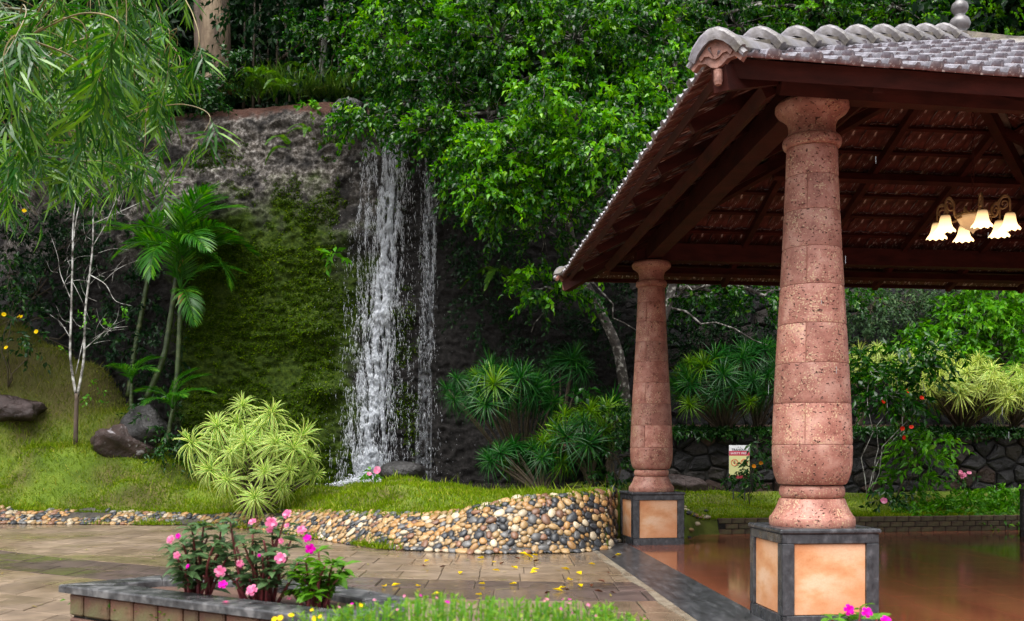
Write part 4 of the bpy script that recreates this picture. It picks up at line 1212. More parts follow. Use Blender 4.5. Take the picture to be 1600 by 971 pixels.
def boulder(px, py, D, sx, sy, sz, seed, mat, label, rough=0.3, rot=0, sink=0, name='boulder'):
    p = P(px, py, D) if D else ground_hit(px, py); q = MB(); q.add(*rock((0, 0, 0), (sx, sy, sz), seed, 4, rough, rot=rot)); me = q.mesh(name, mat, True)
    o_ = link(name, me, None, Matrix.Translation(p)); tag(o_, label, 'boulder'); o_['kind'] = 'thing'; return o_
boulder(14, 642, 0, 0.85, 0.6, 0.42, 3, M_rock, 'brown boulder at the far left of the grassy slope', 0.4)
boulder(196, 698, 0, 0.95, 0.5, 0.48, 5, M_lich, 'brown boulder with white lichen blotches on the grass slope', 0.35, 0.5).rotation_euler = (0.1, R(28), 0.2)
boulder(226, 672, 25.0, 0.62, 0.5, 0.62, 9, M_dkrock, 'dark upright boulder just behind the lichen-spotted one', 0.3)
boulder(628, 738, 21.4, 0.50, 0.4, 0.24, 7, M_dkrock, 'smooth dark boulder on the grass before the waterfall', 0.18)
boulder(1060, 762, 22.3, 0.75, 0.35, 0.30, 15, M_rock, 'reddish boulder lying against the low wall by the far pillar', 0.35)
for i, (px, py, sx, sz) in enumerate(((545, 176, 0.5, 0.3), (605, 172, 0.42, 0.26), (665, 172, 0.75, 0.3), (735, 178, 0.5, 0.3))):
    boulder(px, py, 25.5, sx, 0.6, sz, 20 + i, M_dkrock, ('grey stone at the near lip of the waterfall', 'wet stone the water pours over at the lip', 'long grey ledge stone at the top of the fall', 'dark ledge stone half hidden by leaves at the fall top')[i], 0.3)

# ================================================================== waterfall
wf = thing('waterfall', 'white waterfall pouring down the dark rock face into the pool', 'waterfall', P(580, 752, 25))
m, t, o = newmat('falling_water')
b = N(t, 'ShaderNodeBsdfPrincipled', Roughness=0.25); b.inputs['Base Color'].default_value = (0.80, 0.83, 0.88, 1)
tr = t.nodes.new('ShaderNodeBsdfTranslucent'); tr.inputs[0].default_value = (0.8, 0.83, 0.88, 1)
ms = N(t, 'ShaderNodeMixShader'); ms.inputs[0].default_value = 0.3; t.links.new(b.outputs[0], ms.inputs[1]); t.links.new(tr.outputs[0], ms.inputs[2])
t.links.new(ms.outputs[0], o.inputs[0]); M_water = m
m, t, o = newmat('thin_water')
b = N(t, 'ShaderNodeBsdfPrincipled', Roughness=0.15); b.inputs['Base Color'].default_value = (0.7, 0.74, 0.8, 1)
tp = t.nodes.new('ShaderNodeBsdfTransparent'); ms = N(t, 'ShaderNodeMixShader')
v = coords(t, (9, 9, 1.2)); f = nz(t, v, 1.6, 5, 0.65); t.links.new(ramp(t, f, [(0.46, (0.0,) * 3), (0.75, (0.34,) * 3)]), ms.inputs[0])
t.links.new(tp.outputs[0], ms.inputs[1]); t.links.new(b.outputs[0], ms.inputs[2]); t.links.new(ms.outputs[0], o.inputs[0]); M_veil = m
OCT_F = np.array([(0, 2, 4), (2, 1, 4), (1, 3, 4), (3, 0, 4), (2, 0, 5), (1, 2, 5), (3, 1, 5), (0, 3, 5)])
def drops(pos, rad, ln, lean):
    n = len(pos); V = np.repeat(pos[:, None, :], 6, 1).astype(float)
    V[:, 0, 0] += rad; V[:, 1, 0] -= rad; V[:, 2, 1] += rad; V[:, 3, 1] -= rad
    V[:, 4, 2] += ln * 0.35; V[:, 5, 2] -= ln * 0.65; V[:, 4, 0] += lean; V[:, 5, 0] -= lean
    F = (np.arange(n)[:, None, None] * 6 + OCT_F[None]).reshape(-1, 3)
    return V.reshape(-1, 3), F
def front(x, z): return np.array([cliff_y(a, b) for a, b in zip(x, z)])
def px2(x_px, y_px, D=25.2): return (x_px - 800) / 1600 * D, 1.6 + (705 - y_px) / 1600 * D
def stream(name, yy, xx, ww, n, r0, r1, l0, l1, off, mat=M_water, strands=None, dens=None):
    """droplets between image rows: centre line xx(yy), half width ww(yy)"""
    u = rng.random(n * 3); y = yy[0] + (yy[-1] - yy[0]) * u
    if dens is not None:
        kp = rng.random(n * 3) < np.interp(y, yy, dens); y = y[kp]
    y = y[:n]; n = len(y)
    cxp, w = np.interp(y, yy, xx), np.interp(y, yy, ww)
    if strands:
        sx = rng.normal(size=strands) * 0.55; si = rng.integers(0, strands, n)
        ph = rng.random(strands) * 6.28
        g_ = sx[si] + 0.10 * np.sin(y / 27 + ph[si]) + 0.06 * np.sin(y / 11 + ph[si] * 2) + rng.normal(size=n) * 0.09
    else: g_ = rng.normal(size=n) * np.where(rng.random(n) < 0.35, 0.95, 0.45)
    xp = cxp + g_ * w
    x, z = px2(xp, y)
    yw = front(x, z) - off - rng.random(n) * 0.22
    # clumped: keep drops where a travelling noise is high
    nzv = np.array([noise.noise(Vector((a * 10, 0, b * 1.3))) + 0.5 * noise.noise(Vector((a * 22, 3, b * 4.5))) for a, b in zip(x, z)])
    kp = rng.random(n) < np.clip(0.45 + 1.4 * nzv, 0.03, 1)
    x, z, yw = x[kp], z[kp], yw[kp]; n = len(x)
    V, F = drops(np.stack([x, yw, z], 1), rng.uniform(r0, r1, n) * rng.uniform(0.5, 1.2, n), rng.uniform(l0, l1, n), rng.normal(size=n) * 0.008)
    q = MB(); q.add(V, F); return kind(q.build(name, mat, wf, True), 'stuff')
Y1 = [168, 215, 300, 380, 470, 560, 650, 752]
stream('main_stream', Y1, [612, 606, 604, 601, 595, 588, 583, 578], [22, 30, 20, 14, 16, 17, 19, 24], 52000, 0.0024, 0.0062, 0.05, 0.20, 0.10, strands=None, dens=[0.08, 0.16, 0.3, 0.6, 0.9, 1, 1, 1])
stream('left_stream', [205, 300, 400, 520, 650, 750], [570, 566, 556, 556, 548, 545], [9, 10, 16, 22, 18, 14], 3200, 0.0018, 0.0045, 0.04, 0.16, 0.08, strands=14, dens=[.8, .8, .9, .5, .35, .25])
stream('side_stream', [215, 290, 380, 470, 560, 750], [668, 668, 668, 664, 662, 660], [14, 14, 14, 16, 22, 34], 3800, 0.0018, 0.0045, 0.04, 0.16, 0.08, strands=12, dens=[.6, .8, 1, .6, .35, .15])
stream('spray', [240, 400, 560, 700, 755], [605, 600, 595, 595, 600], [34, 42, 46, 60, 80], 17000, 0.0012, 0.0035, 0.012, 0.06, 0.12)
# foam where it lands
n = 2600; x = rng.normal(size=n) * 0.35 + px2(582, 752)[0]; y = 24.9 + rng.normal(size=n) * 0.3; z = 0.80 + np.abs(rng.normal(size=n)) * 0.10 * np.exp(-((x - px2(580, 752)[0]) / 0.7) ** 2)
V, F = drops(np.stack([x, y, z], 1), rng.uniform(0.008, 0.03, n), rng.uniform(0.02, 0.05, n), np.zeros(n)); q = MB(); q.add(V, F); kind(q.build('foam', M_water, wf, True), 'stuff')
# thin veils sliding on the rock
for nm, yy, xx, ww in (('veil', [180, 400, 560, 752], [606, 601, 588, 580], [14, 13, 15, 18]), ('veil', [240, 400, 560, 752], [668, 668, 664, 660], [8, 9, 10, 14])):
    V = []; K = 9; nr = 70
    for i in range(nr + 1):
        y = yy[0] + (yy[-1] - yy[0]) * i / nr; c0, w = np.interp(y, yy, xx), np.interp(y, yy, ww)
        for k in range(K):
            x, z = px2(c0 + (k / (K - 1) * 2 - 1) * w, y); V.append((x, cliff_y(x, z) - 0.07 - 0.04 * noise.noise(Vector((x * 5, z * 2, 3))), z))
    idx = np.arange(len(V)).reshape(nr + 1, K)
    q = MB(); q.add(V, np.stack([idx[:-1, :-1], idx[1:, :-1], idx[1:, 1:], idx[:-1, 1:]], -1).reshape(-1, 4)); q.build(nm, M_veil, wf, True)
# ================================================================== generic leafy crowns
def sprays(pos, out_, n_leaf, tw, L, Wd, r=rng, droop=0.55, up=0.35):
    """for each twig start: n_leaf leaves along a drooping twig -> leaf arrays"""
    N_ = len(pos)
    t_ = (np.arange(n_leaf) + 0.6) / n_leaf
    p = pos[:, None, :] + out_[:, None, :] * (t_[None, :, None] * tw) - np.array([0, 0, 1.0]) * (t_ ** 2 * tw * droop)[None, :, None]
    p = p + r.normal(size=p.shape) * 0.05 * tw
    d = out_[:, None, :] * 0.55 + np.array([0, 0, -0.55]) + r.normal(size=(N_, n_leaf, 3)) * 0.5
    nrm = np.array([0, 0, 1.0]) * up + out_[:, None, :] * 0.6 + r.normal(size=(N_, n_leaf, 3)) * 0.45
    n = N_ * n_leaf
    sz = r.uniform(0.65, 1.15, n)
    return kite_leaves(p.reshape(-1, 3), d.reshape(-1, 3), nrm.reshape(-1, 3), L * sz, Wd * sz, 0.2, 0.15)
def blob_points(blobs, shell=0.45):
    """blobs: (px, py, rx_px, ry_px, D, twigs[, rD]) -> twig starts and outward directions"""
    A, B = [], []
    for bl in blobs:
        px, py, rx, ry, D, n = bl[:6]
        c = np.array(P(px, py, D)); k = D / 1600
        R_ = np.array([rx * k, (bl[6] if len(bl) > 6 else min(rx, ry) * k * 1.1), ry * k])
        u = unit(n); rad = shell + (1 - shell) * rng.random(n) ** 0.7
        # lumpy outline
        lump = np.array([1 + 0.35 * noise.noise(Vector(q_) * 1.7 + Vector((px, py, 0)) * 0.1) for q_ in u])
        A.append(c + u * R_ * (rad * lump)[:, None])
        o_ = u * np.array([1, 1, 0.55]) + np.array([0, 0, 0.18]) + rng.normal(size=(n, 3)) * 0.25
        B.append(o_ / np.linalg.norm(o_, axis=1, keepdims=True))
    return np.concatenate(A), np.concatenate(B)
M_bark = surf('mottled_bark', [(0.3, (0.014, 0.011, 0.009)), (0.52, (0.06, 0.05, 0.042)), (0.62, (0.34, 0.33, 0.30))], 9, 6, 0.75, 0.7, 18, bdist=0.03)
M_bark2 = surf('brown_bark', [(0.3, (0.04, 0.026, 0.018)), (0.7, (0.14, 0.10, 0.07))], 5, 6, 0.8, 0.9, 12, stretch=(1, 1, 0.35), bdist=0.04)
M_twig = surf('twig', [(0.3, (0.035, 0.025, 0.015)), (0.7, (0.09, 0.07, 0.04))], 6, 3, 0.7, 0.2)
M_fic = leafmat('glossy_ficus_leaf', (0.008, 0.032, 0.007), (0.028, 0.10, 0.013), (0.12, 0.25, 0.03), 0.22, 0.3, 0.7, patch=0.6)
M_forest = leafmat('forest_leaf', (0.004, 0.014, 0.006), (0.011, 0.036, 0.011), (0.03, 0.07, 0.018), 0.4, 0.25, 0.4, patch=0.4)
M_bright = leafmat('bright_shrub_leaf', (0.04, 0.13, 0.016), (0.10, 0.27, 0.03), (0.20, 0.36, 0.06), 0.35, 0.3, 0.5, patch=0.8)
M_darkl = leafmat('dark_glossy_leaf', (0.010, 0.030, 0.010), (0.024, 0.075, 0.018), (0.07, 0.15, 0.03), 0.25, 0.2, 0.6, patch=0.8)

def limb(q, a, b, r0, r1, n=6, wig=0.15, k=6):
    a, b = Vector(a), Vector(b); L = (b - a).length
    pts = [a.lerp(b, i / k) + Vector((rnd.uniform(-1, 1), rnd.uniform(-1, 1), rnd.uniform(-0.6, 1))) * wig * L * 0.3 * math.sin(math.pi * i / k) for i in range(k + 1)]
    q.add(*tube(pts, [r0 + (r1 - r0) * i / k for i in range(k + 1)], n)); return pts

def leafy(name, label, cat, base, blobs, mat, L, Wd, n_leaf=14, tw=0.5, stems=True, group=None, trunk_r=0.03, bark=None, part='foliage', shell=0.45, droop=0.55, stem_to=6):
    T = thing(name, label, cat, tuple(base), group)
    A, B = blob_points(blobs, shell)
    q = MB(); q.add(*sprays(A, B, n_leaf, tw, L, Wd, droop=droop)); q.build(part, mat, T)
    if stems:
        q = MB()
        for bl in blobs:
            c = P(*bl[:2], bl[4])
            pts = limb(q, base, c, trunk_r, trunk_r * 0.5, 6, 0.25)
        k = 0
        for a in A[:: max(1, len(A) // (stem_to * len(blobs)))]:
            c = min((P(*bl[:2], bl[4]) for bl in blobs), key=lambda c_: (c_ - Vector(a)).length)
            limb(q, c, a, trunk_r * 0.45, trunk_r * 0.15, 4, 0.2, 4)
        q.build('stems', bark or M_twig, T, True)
    return T

# ------------------------------------------------------------------ the large ficus over the fall
base = Vector((2.7, 23.6, 1.9))
F_BLOBS = [(588, 184, 56, 22, 23.7, 56), (672, 205, 56, 34, 23.0, 70), (556, 195, 26, 18, 23.9, 16),
  (625, 70, 80, 80, 24.2, 150), (700, 130, 90, 70, 23.4, 150), (780, 60, 110, 90, 23.0, 200), (900, 60, 120, 85, 22.8, 200), (1020, 60, 100, 80, 23.3, 150), (640, -10, 90, 60, 24.5, 90), (800, -40, 150, 60, 23.5, 140), (1000, -40, 150, 60, 23.5, 120),
  (760, 190, 70, 60, 22.6, 90), (848, 158, 38, 34, 20.6, 42), (815, 235, 100, 46, 21.0, 130), (775, 310, 52, 44, 21.0, 60), (835, 290, 60, 38, 20.8, 60), (935, 235, 80, 46, 20.5, 100), (985, 190, 60, 52, 21.2, 70), (1040, 130, 60, 60, 22.0, 70), (950, 290, 50, 30, 20.8, 30), (900, 170, 70, 60, 22.2, 80), (730, 260, 36, 50, 22.0, 36),
  (850, 350, 90, 60, 23.0, 60), (845, 452, 34, 26, 21.6, 18), (900, 452, 30, 18, 21.6, 10), (960, 330, 70, 60, 23.0, 50), (1150, 40, 90, 60, 24.5, 110), (1270, 15, 110, 50, 25.5, 120), (1400, 10, 110, 45, 26.5, 120), (1180, 455, 120, 16, 23.5, 50), (1080, 460, 60, 20, 23.5, 26), (1300, 460, 60, 22, 24, 26)]
F_BLOBS += [(px_, -140 - 60 * (i_ % 2), 130, 50, 24.8 + (i_ % 3) * 0.8, 60) for i_, px_ in enumerate(range(620, 1400, 130))]  # unseen crown added above the view to shade the cliff and pool
T = thing('ficus_tree', 'large glossy-leaved tree arching over the waterfall and behind the pavilion', 'tree', tuple(base))
A, B = blob_points(F_BLOBS, 0.35)
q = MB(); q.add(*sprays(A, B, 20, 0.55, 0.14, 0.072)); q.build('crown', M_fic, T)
M_ficb = leafmat('lit_fresh_ficus_leaf', (0.05, 0.16, 0.016), (0.12, 0.31, 0.028), (0.28, 0.47, 0.065), 0.24, 0.35, 0.6, patch=1.2)  # brighter fresh-leaf tone, with light on the outer boughs painted in
F_LIT_FRESH = [(848, 150, 34, 28, 20.4, 34), (815, 228, 92, 34, 20.8, 90), (778, 300, 50, 32, 20.8, 44), (938, 225, 72, 34, 20.3, 70), (985, 170, 50, 34, 21.0, 40), (840, 285, 50, 26, 20.6, 30), (1040, 110, 46, 40, 21.8, 40), (695, 195, 46, 20, 22.7, 24), (735, 250, 34, 30, 21.8, 24), (562, 186, 24, 14, 23.7, 14), (620, 30, 60, 40, 23.8, 36), (590, 90, 40, 30, 24, 26), (780, 20, 80, 40, 22.6, 50), (700, 60, 60, 40, 23.2, 36), (900, 40, 70, 40, 22.4, 40), (1000, 30, 60, 40, 22.8, 40), (842, 446, 32, 22, 21.4, 18), (900, 442, 24, 12, 21.4, 8), (1270, 10, 60, 30, 25, 30), (1430, 20, 60, 30, 26, 30), (1560, 20, 50, 40, 26, 40), (850, 100, 60, 30, 22, 30)]
A2, B2 = blob_points(F_LIT_FRESH, 0.5)
q = MB(); q.add(*sprays(A2, B2, 16, 0.5, 0.155, 0.08)); q.build('lit_fresh_leaves', M_ficb, T)
q = MB()
tp = [base, P(968, 560, 22.9), P(940, 490, 22.7), P(905, 420, 22.5), P(885, 330, 22.6), P(870, 220, 22.8), P(850, 90, 23.0), P(840, -40, 23.2)]
sp_ = spline(tp, 40); q.add(*tube(sp_, [0.13 - 0.08 * i / 40 for i in range(41)], 10))
tp2 = [base + Vector((0.4, 0.2, 0)), P(1010, 560, 23.2), P(1042, 480, 23.2), P(1060, 380, 23.3), P(1050, 200, 23.4), P(1060, 20, 23.6)]
sp2 = spline(tp2, 30); q.add(*tube(sp2, [0.14 - 0.08 * i / 30 for i in range(31)], 8))
q.build('trunk', M_bark, T, True)
q = MB()
for bl in F_BLOBS:
    c = P(bl[0], bl[1], bl[4]); s = min(sp_ + sp2, key=lambda p: (p - c).length + max(0, p.z - c.z) * 0.5)
    limb(q, s, c, 0.05, 0.02, 6, 0.3)
for a in A[::5]:
    c = min((P(bl[0], bl[1], bl[4]) for bl in F_BLOBS), key=lambda c_: (c_ - Vector(a)).length)
    limb(q, c, a, 0.014, 0.005, 4, 0.25, 4)
for a, b in ((P(905, 425, 22.5), P(1000, 520, 22.2)), (P(1042, 480, 23.2), P(1200, 540, 22.8)), (P(900, 430, 22.5), P(830, 520, 22.4)), (P(1045, 470, 23.2), P(1110, 440, 22))):
    limb(q, a, b, 0.03, 0.01, 5, 0.4)
q.build('branches', M_bark, T, True)

# ------------------------------------------------------------------ forest behind
def crown_mesh(name, nb, leaf, mat, seed):
    r = np.random.default_rng(seed)
    q_ = MB()
    cs = r.normal(size=(nb, 3)) * np.array([0.55, 0.55, 0.42]) + np.array([0, 0, 1.5])
    A_, B_ = [], []
    for c in cs:
        n_ = 46; u = unit(n_, r); A_.append(c + u * 0.36 * (0.5 + 0.5 * r.random((n_, 1)))); o_ = u + np.array([0, 0, 0.2]); B_.append(o_ / np.linalg.norm(o_, axis=1, keepdims=True))
    q_.add(*sprays(np.concatenate(A_), np.concatenate(B_), 12, 0.17, leaf, leaf * 0.5, r)); return q_.mesh(name, mat)
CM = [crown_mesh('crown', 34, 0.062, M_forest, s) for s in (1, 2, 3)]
TM = []
for s in range(3):
    q = MB(); r0 = random.Random(s)
    pts = [Vector((0.04 * math.sin(i + s), 0.04 * math.cos(i * 1.3), i * 0.26)) for i in range(7)]
    q.add(*tube(pts, [0.085 - 0.009 * i for i in range(7)], 8))
    for k in range(12):
        a = pts[r0.randint(3, 6)]; b = Vector((r0.gauss(0, 0.5), r0.gauss(0, 0.5), 1.5 + r0.gauss(0, 0.4)))
        mid = (a + b) / 2 + Vector((0, 0, 0.08)); q.add(*tube([a, mid, b], [0.03, 0.02, 0.006], 5))
    TM.append(q.mesh('trunk', M_bark2, True))
FT = [(-40, 31, 4.2), (90, 33, 4.6), (210, 36, 4.6), (420, 37, 4.8), (520, 34, 4.2), (560, 30.5, 3.6), (660, 29.5, 3.9), (760, 31, 4.6), (860, 29.5, 4.4), (960, 31, 4.8), (1060, 29.5, 4.4), (1150, 30, 4.8), (1260, 31, 4.6), (1370, 30, 4.6), (1480, 31, 4.8), (1590, 30, 4.6), (1700, 31, 4.6), (300, 41, 5.4), (480, 43, 5.4), (140, 42, 5.6), (640, 38, 5), (-20, 40, 5.2)]
for i, (px, D, s) in enumerate(FT):
    x = (px - 800) / 1600 * D; z = hill_z(x, D) - 0.3
    T = thing('forest_tree', 'dark leafy tree in the wood above the cliff', 'tree', (x, D, z), 'trees of the wood above the cliff')
    Mx = Matrix.Rotation(rnd.uniform(0, 6.28), 4, 'Z') @ Matrix.Diagonal((s, s, s * rnd.uniform(0.9, 1.15), 1)) @ Matrix.Translation((0, 0, -0.35 if D < 33 else -0.5))
    link('trunk', TM[i % 3], T, Mx, world=False); link('crown', CM[i % 3], T, Mx, world=False)
x, D = -15.0, 23.5  # tree added for its shade over the left slope
T = thing('added_shade_tree', 'dark tree added behind the bamboo to shade the left slope', 'tree', (x, D, 2.2))
Mx = Matrix.Diagonal((4.6, 4.6, 5.4, 1)) @ Matrix.Translation((0, 0, 0.35))
link('trunk', TM[1], T, Matrix.Diagonal((4.6, 4.6, 5.4, 1)), world=False); link('crown', CM[1], T, Mx, world=False)
# far wooded slope that reads as one mass
q = MB(); n = 9000
wx = rng.uniform(-42, 48, n); wy = rng.uniform(44, 66, n); wz = np.array([hill_z(a, b) for a, b in zip(wx, wy)]) + rng.uniform(0, 9, n)
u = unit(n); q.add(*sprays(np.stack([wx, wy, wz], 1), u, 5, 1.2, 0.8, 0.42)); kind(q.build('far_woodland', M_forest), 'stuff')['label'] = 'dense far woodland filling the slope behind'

# two trunks at the rim
def trunk_tree(name, label, pts, r0, r1, mat, blobs=None, leaf=None):
    T = thing(name, label, 'tree', tuple(pts[0]))
    q = MB(); sp = spline(pts, 24); q.add(*tube(sp, [r0 + (r1 - r0) * i / 24 + (0.35 * r0 * math.exp(-i / 1.5)) for i in range(25)], 12)); q.build('trunk', mat, T, True)
    if blobs:
        q = MB(); A_, B_ = blob_points(blobs); q.add(*sprays(A_, B_, 14, 0.6, 0.2, 0.1)); q.build('crown', leaf, T)
    return T
trunk_tree('forest_tree', 'thick tan-brown tree trunk above the cliff, beside the bamboo', [P(336, 138, 29), P(337, 60, 29), P(336, -60, 29.2), P(345, -200, 29.5)], 0.46, 0.36, surf('tan_bark', [(0.3, (0.05, 0.033, 0.02)), (0.55, (0.17, 0.12, 0.075)), (0.75, (0.30, 0.23, 0.15))], 4, 6, 0.85, 1.0, 10, stretch=(1, 1, 0.3), bdist=0.06))
trunk_tree('forest_tree', 'dark slim trunk touching the thick tan trunk', [P(316, 100, 29.4), P(313, 40, 29.4), P(312, -80, 29.6)], 0.2, 0.17, M_bark2)
M_white = surf('white_mottled_bark', [(0.38, (0.04, 0.036, 0.03)), (0.5, (0.26, 0.25, 0.23)), (0.62, (0.5, 0.5, 0.48))], 6, 5, 0.7, 0.4, 16)
trunk_tree('birch_like_tree', 'thin white-barked tree standing on the cliff rim', [P(503, 140, 27.6), P(504, 90, 27.6), P(509, 40, 27.6), P(512, -60, 27.8)], 0.10, 0.07, M_white, [(515, -90, 70, 40, 27.8, 40)], M_fic)
trunk_tree('birch_like_tree', 'short pale stem just behind the white-barked tree', [P(532, 110, 28.6), P(531, 60, 28.6), P(530, 0, 28.8)], 0.07, 0.06, M_white)
# thin dark saplings in the wood
for i, px in enumerate((395, 405, 418, 432, 446, 455, 470, 484, 380, 560)):
    D = 30 + (i * 7 % 5) * 0.6; x = (px - 800) / 1600 * D; z = hill_z(x, D) - 0.1
    T = thing('sapling', 'thin upright sapling in the dark wood above the cliff', 'sapling', (x, D, z), 'saplings in the dark wood')
    q = MB(); lx = rnd.uniform(-0.3, 0.3); q.add(*tube([(x, D, z), (x + lx * 0.3, D, z + 2.2), (x + lx, D, z + 5)], [0.05, 0.04, 0.025], 6)); q.build('stem', M_twig, T, True)
    q = MB(); pos = np.array([(x + lx * k / 14, D, z + 1.2 + k * 0.28) for k in range(14)]) + rng.normal(size=(14, 3)) * 0.15; u = unit(14) * np.array([1, 1, 0.2])
    q.add(*sprays(pos, u, 9, 1.0, 0.26, 0.1)); q.build('foliage', M_forest, T)

# ------------------------------------------------------------------ shrubs on the rim and around
leafy('rim_shrub', 'dark glossy shrub in front of the thick tan trunk', 'shrub', P(330, 150, 27.5), [(345, 98, 36, 22, 27.6, 46), (318, 122, 42, 24, 27.3, 56), (372, 108, 24, 18, 27.5, 24)], M_darkl, 0.15, 0.07, 16, 0.45)
leafy('rim_shrub', 'dark glossy shrub hanging over the mossy cliff edge beside the bamboo', 'shrub', P(270, 150, 26.9), [(290, 138, 42, 22, 26.7, 56), (240, 120, 40, 30, 26.8, 50), (325, 150, 24, 14, 26.6, 20), (215, 90, 40, 40, 27.4, 40)], M_darkl, 0.15, 0.07, 16, 0.45)
leafy('rim_shrub', 'tiny bright green plant on the bare soil at the rim', 'plant', P(482, 172, 26), [(482, 165, 9, 9, 26, 7)], M_bright, 0.16, 0.09, 8, 0.22, trunk_r=0.008)
leafy('rim_shrub', 'leafy green sapling foliage around the white-barked tree', 'shrub', P(500, 130, 27.2), [(500, 60, 30, 40, 27.2, 40), (540, 40, 40, 40, 27, 46), (470, 45, 24, 20, 27.4, 16), (560, 110, 30, 30, 27, 30)], M_fic, 0.16, 0.08, 14, 0.5, trunk_r=0.02)
for i, (px, py, D, n) in enumerate(((440, 120, 28, 500), (485, 128, 27.3, 500), (530, 128, 27.2, 450), (390, 130, 28, 350), (560, 135, 27, 300))):
    b0 = P(px, py + 14, D); b0.z = max(b0.z, hill_z(b0.x, D) - 0.2) if False else b0.z
    T = thing('grass_clump', ('tall grass on the rim between the two tree trunks', 'bright grass at the foot of the white-barked tree', 'grass and weeds behind the ledge stones', 'thin weeds beside the thick tan trunk', 'weeds above the leaf-covered lip of the fall')[i], 'grass clump', tuple(b0))
    pos = np.array(b0) + rng.normal(size=(n, 3)) * np.array([0.38, 0.3, 0.05]); d = rng.normal(size=(n, 3)) * 0.35 + np.array([0, 0, 1])
    q = MB(); q.add(*blades(pos, d, unit(n), rng.uniform(0.25, 0.75, n), rng.uniform(0.012, 0.025, n), 0.2)); kind(q.build('blades', leafmat('rim_grass_%d' % i, (0.03, 0.07, 0.012), (0.08, 0.16, 0.025), (0.18, 0.22, 0.05), 0.5, 0.35, 0.3), T), 'stuff')

# ferns
def frond_mesh(name, L, pairs, ll, lw, mat, arch=0.9, up=0.55, stem_r=0.012, curl=0.2, vee=0.25, seed=0):
    r = np.random.default_rng(seed); q_ = MB()
    tt = np.linspace(0, 1, 14); pts = [Vector((L * t_ * (1 - 0.12 * t_), 0, L * (up * t_ - arch * t_ * t_))) for t_ in tt]
    q_.add(*tube(pts, [stem_r * (1 - 0.8 * t_) for t_ in tt], 5))
    pos = []; d = []; nr = []; ln = []
    for k in range(pairs):
        t_ = 0.14 + 0.86 * k / (pairs - 1); p = Vector((L * t_ * (1 - 0.12 * t_), 0, L * (up * t_ - arch * t_ * t_)))
        tg = Vector((1 - 0.24 * t_, 0, up - 2 * arch * t_)).normalized(); nn_ = Vector((-tg.z, 0, tg.x))
        for s in (-1, 1):
            dd = tg * (0.55 + 0.5 * t_) + Vector((0, s, 0)) * (1.0 - 0.45 * t_) + nn_ * vee + Vector(r.normal(size=3)) * 0.07
            pos.append(p); d.append(dd.normalized()); nr.append(nn_ + Vector((0, -s * 0.3, 0))); ln.append(ll * math.sin(math.pi * (0.18 + 0.76 * t_)) ** 0.8 * r.uniform(0.9, 1.08))
    q_.add(*blades(np.array(pos), np.array(d), np.array(nr), np.array(ln), lw, curl)); return q_.mesh(name, mat)
M_fern = leafmat('fern', (0.03, 0.075, 0.012), (0.07, 0.15, 0.025), (0.14, 0.22, 0.045), 0.45, 0.35, 0.4)
ME_FERN = frond_mesh('frond', 1.0, 26, 0.19, 0.045, M_fern, 1.1, 0.8, 0.008)
def rosette_of(T, me, c, n, s, tilt0=0.0, az0=0, az1=6.28, sj=0.15, roll=0.2):
    for k in range(n):
        a = az0 + (az1 - az0) * (k + rnd.uniform(-0.25, 0.25)) / n
        link(me.name.split('.')[0], me, T, Matrix.Translation(c) @ Matrix.Rotation(a, 4, 'Z') @ Matrix.Rotation(-tilt0 + rnd.uniform(-0.3, 0.25), 4, 'Y') @ Matrix.Rotation(rnd.uniform(-roll, roll), 4, 'X') @ Matrix.Scale(s * rnd.uniform(1 - sj, 1 + sj), 4))
for i, (px, py, D, n, s, lb) in enumerate(((405, 122, 27, 8, 0.75, 'arching fern on the cliff rim, the larger of the pair'), (442, 138, 26.8, 6, 0.7, 'arching fern on the rim hanging towards the bare soil'), (470, 108, 27.6, 6, 0.6, 'upright fern behind the rim grass'), (484, 213, 25.6, 3, 0.75, 'small fern growing from the bare rock face below the rim'), (455, 235, 25.3, 2, 0.85, 'hanging fern frond low on the pale rock face'), (800, 440, 25.0, 3, 1.5, 'long fern hanging on the dark rock beside the ficus'), (708, 330, 25.2, 3, 0.7, 'small fern beside the thin side stream'))):
    c = P(px, py, D)
    T = thing('fern', lb, 'fern', tuple(c)); rosette_of(T, ME_FERN, c, n, s, 0.1, 3.3 if n < 4 else 0, 5.6 if n < 4 else 6.28)
leafy('cliff_plant', 'small broad-leaved plant on the rock left of the main stream', 'plant', P(522, 408, 25.0), [(522, 402, 9, 8, 24.9, 5)], M_bright, 0.26, 0.11, 5, 0.2, trunk_r=0.008)

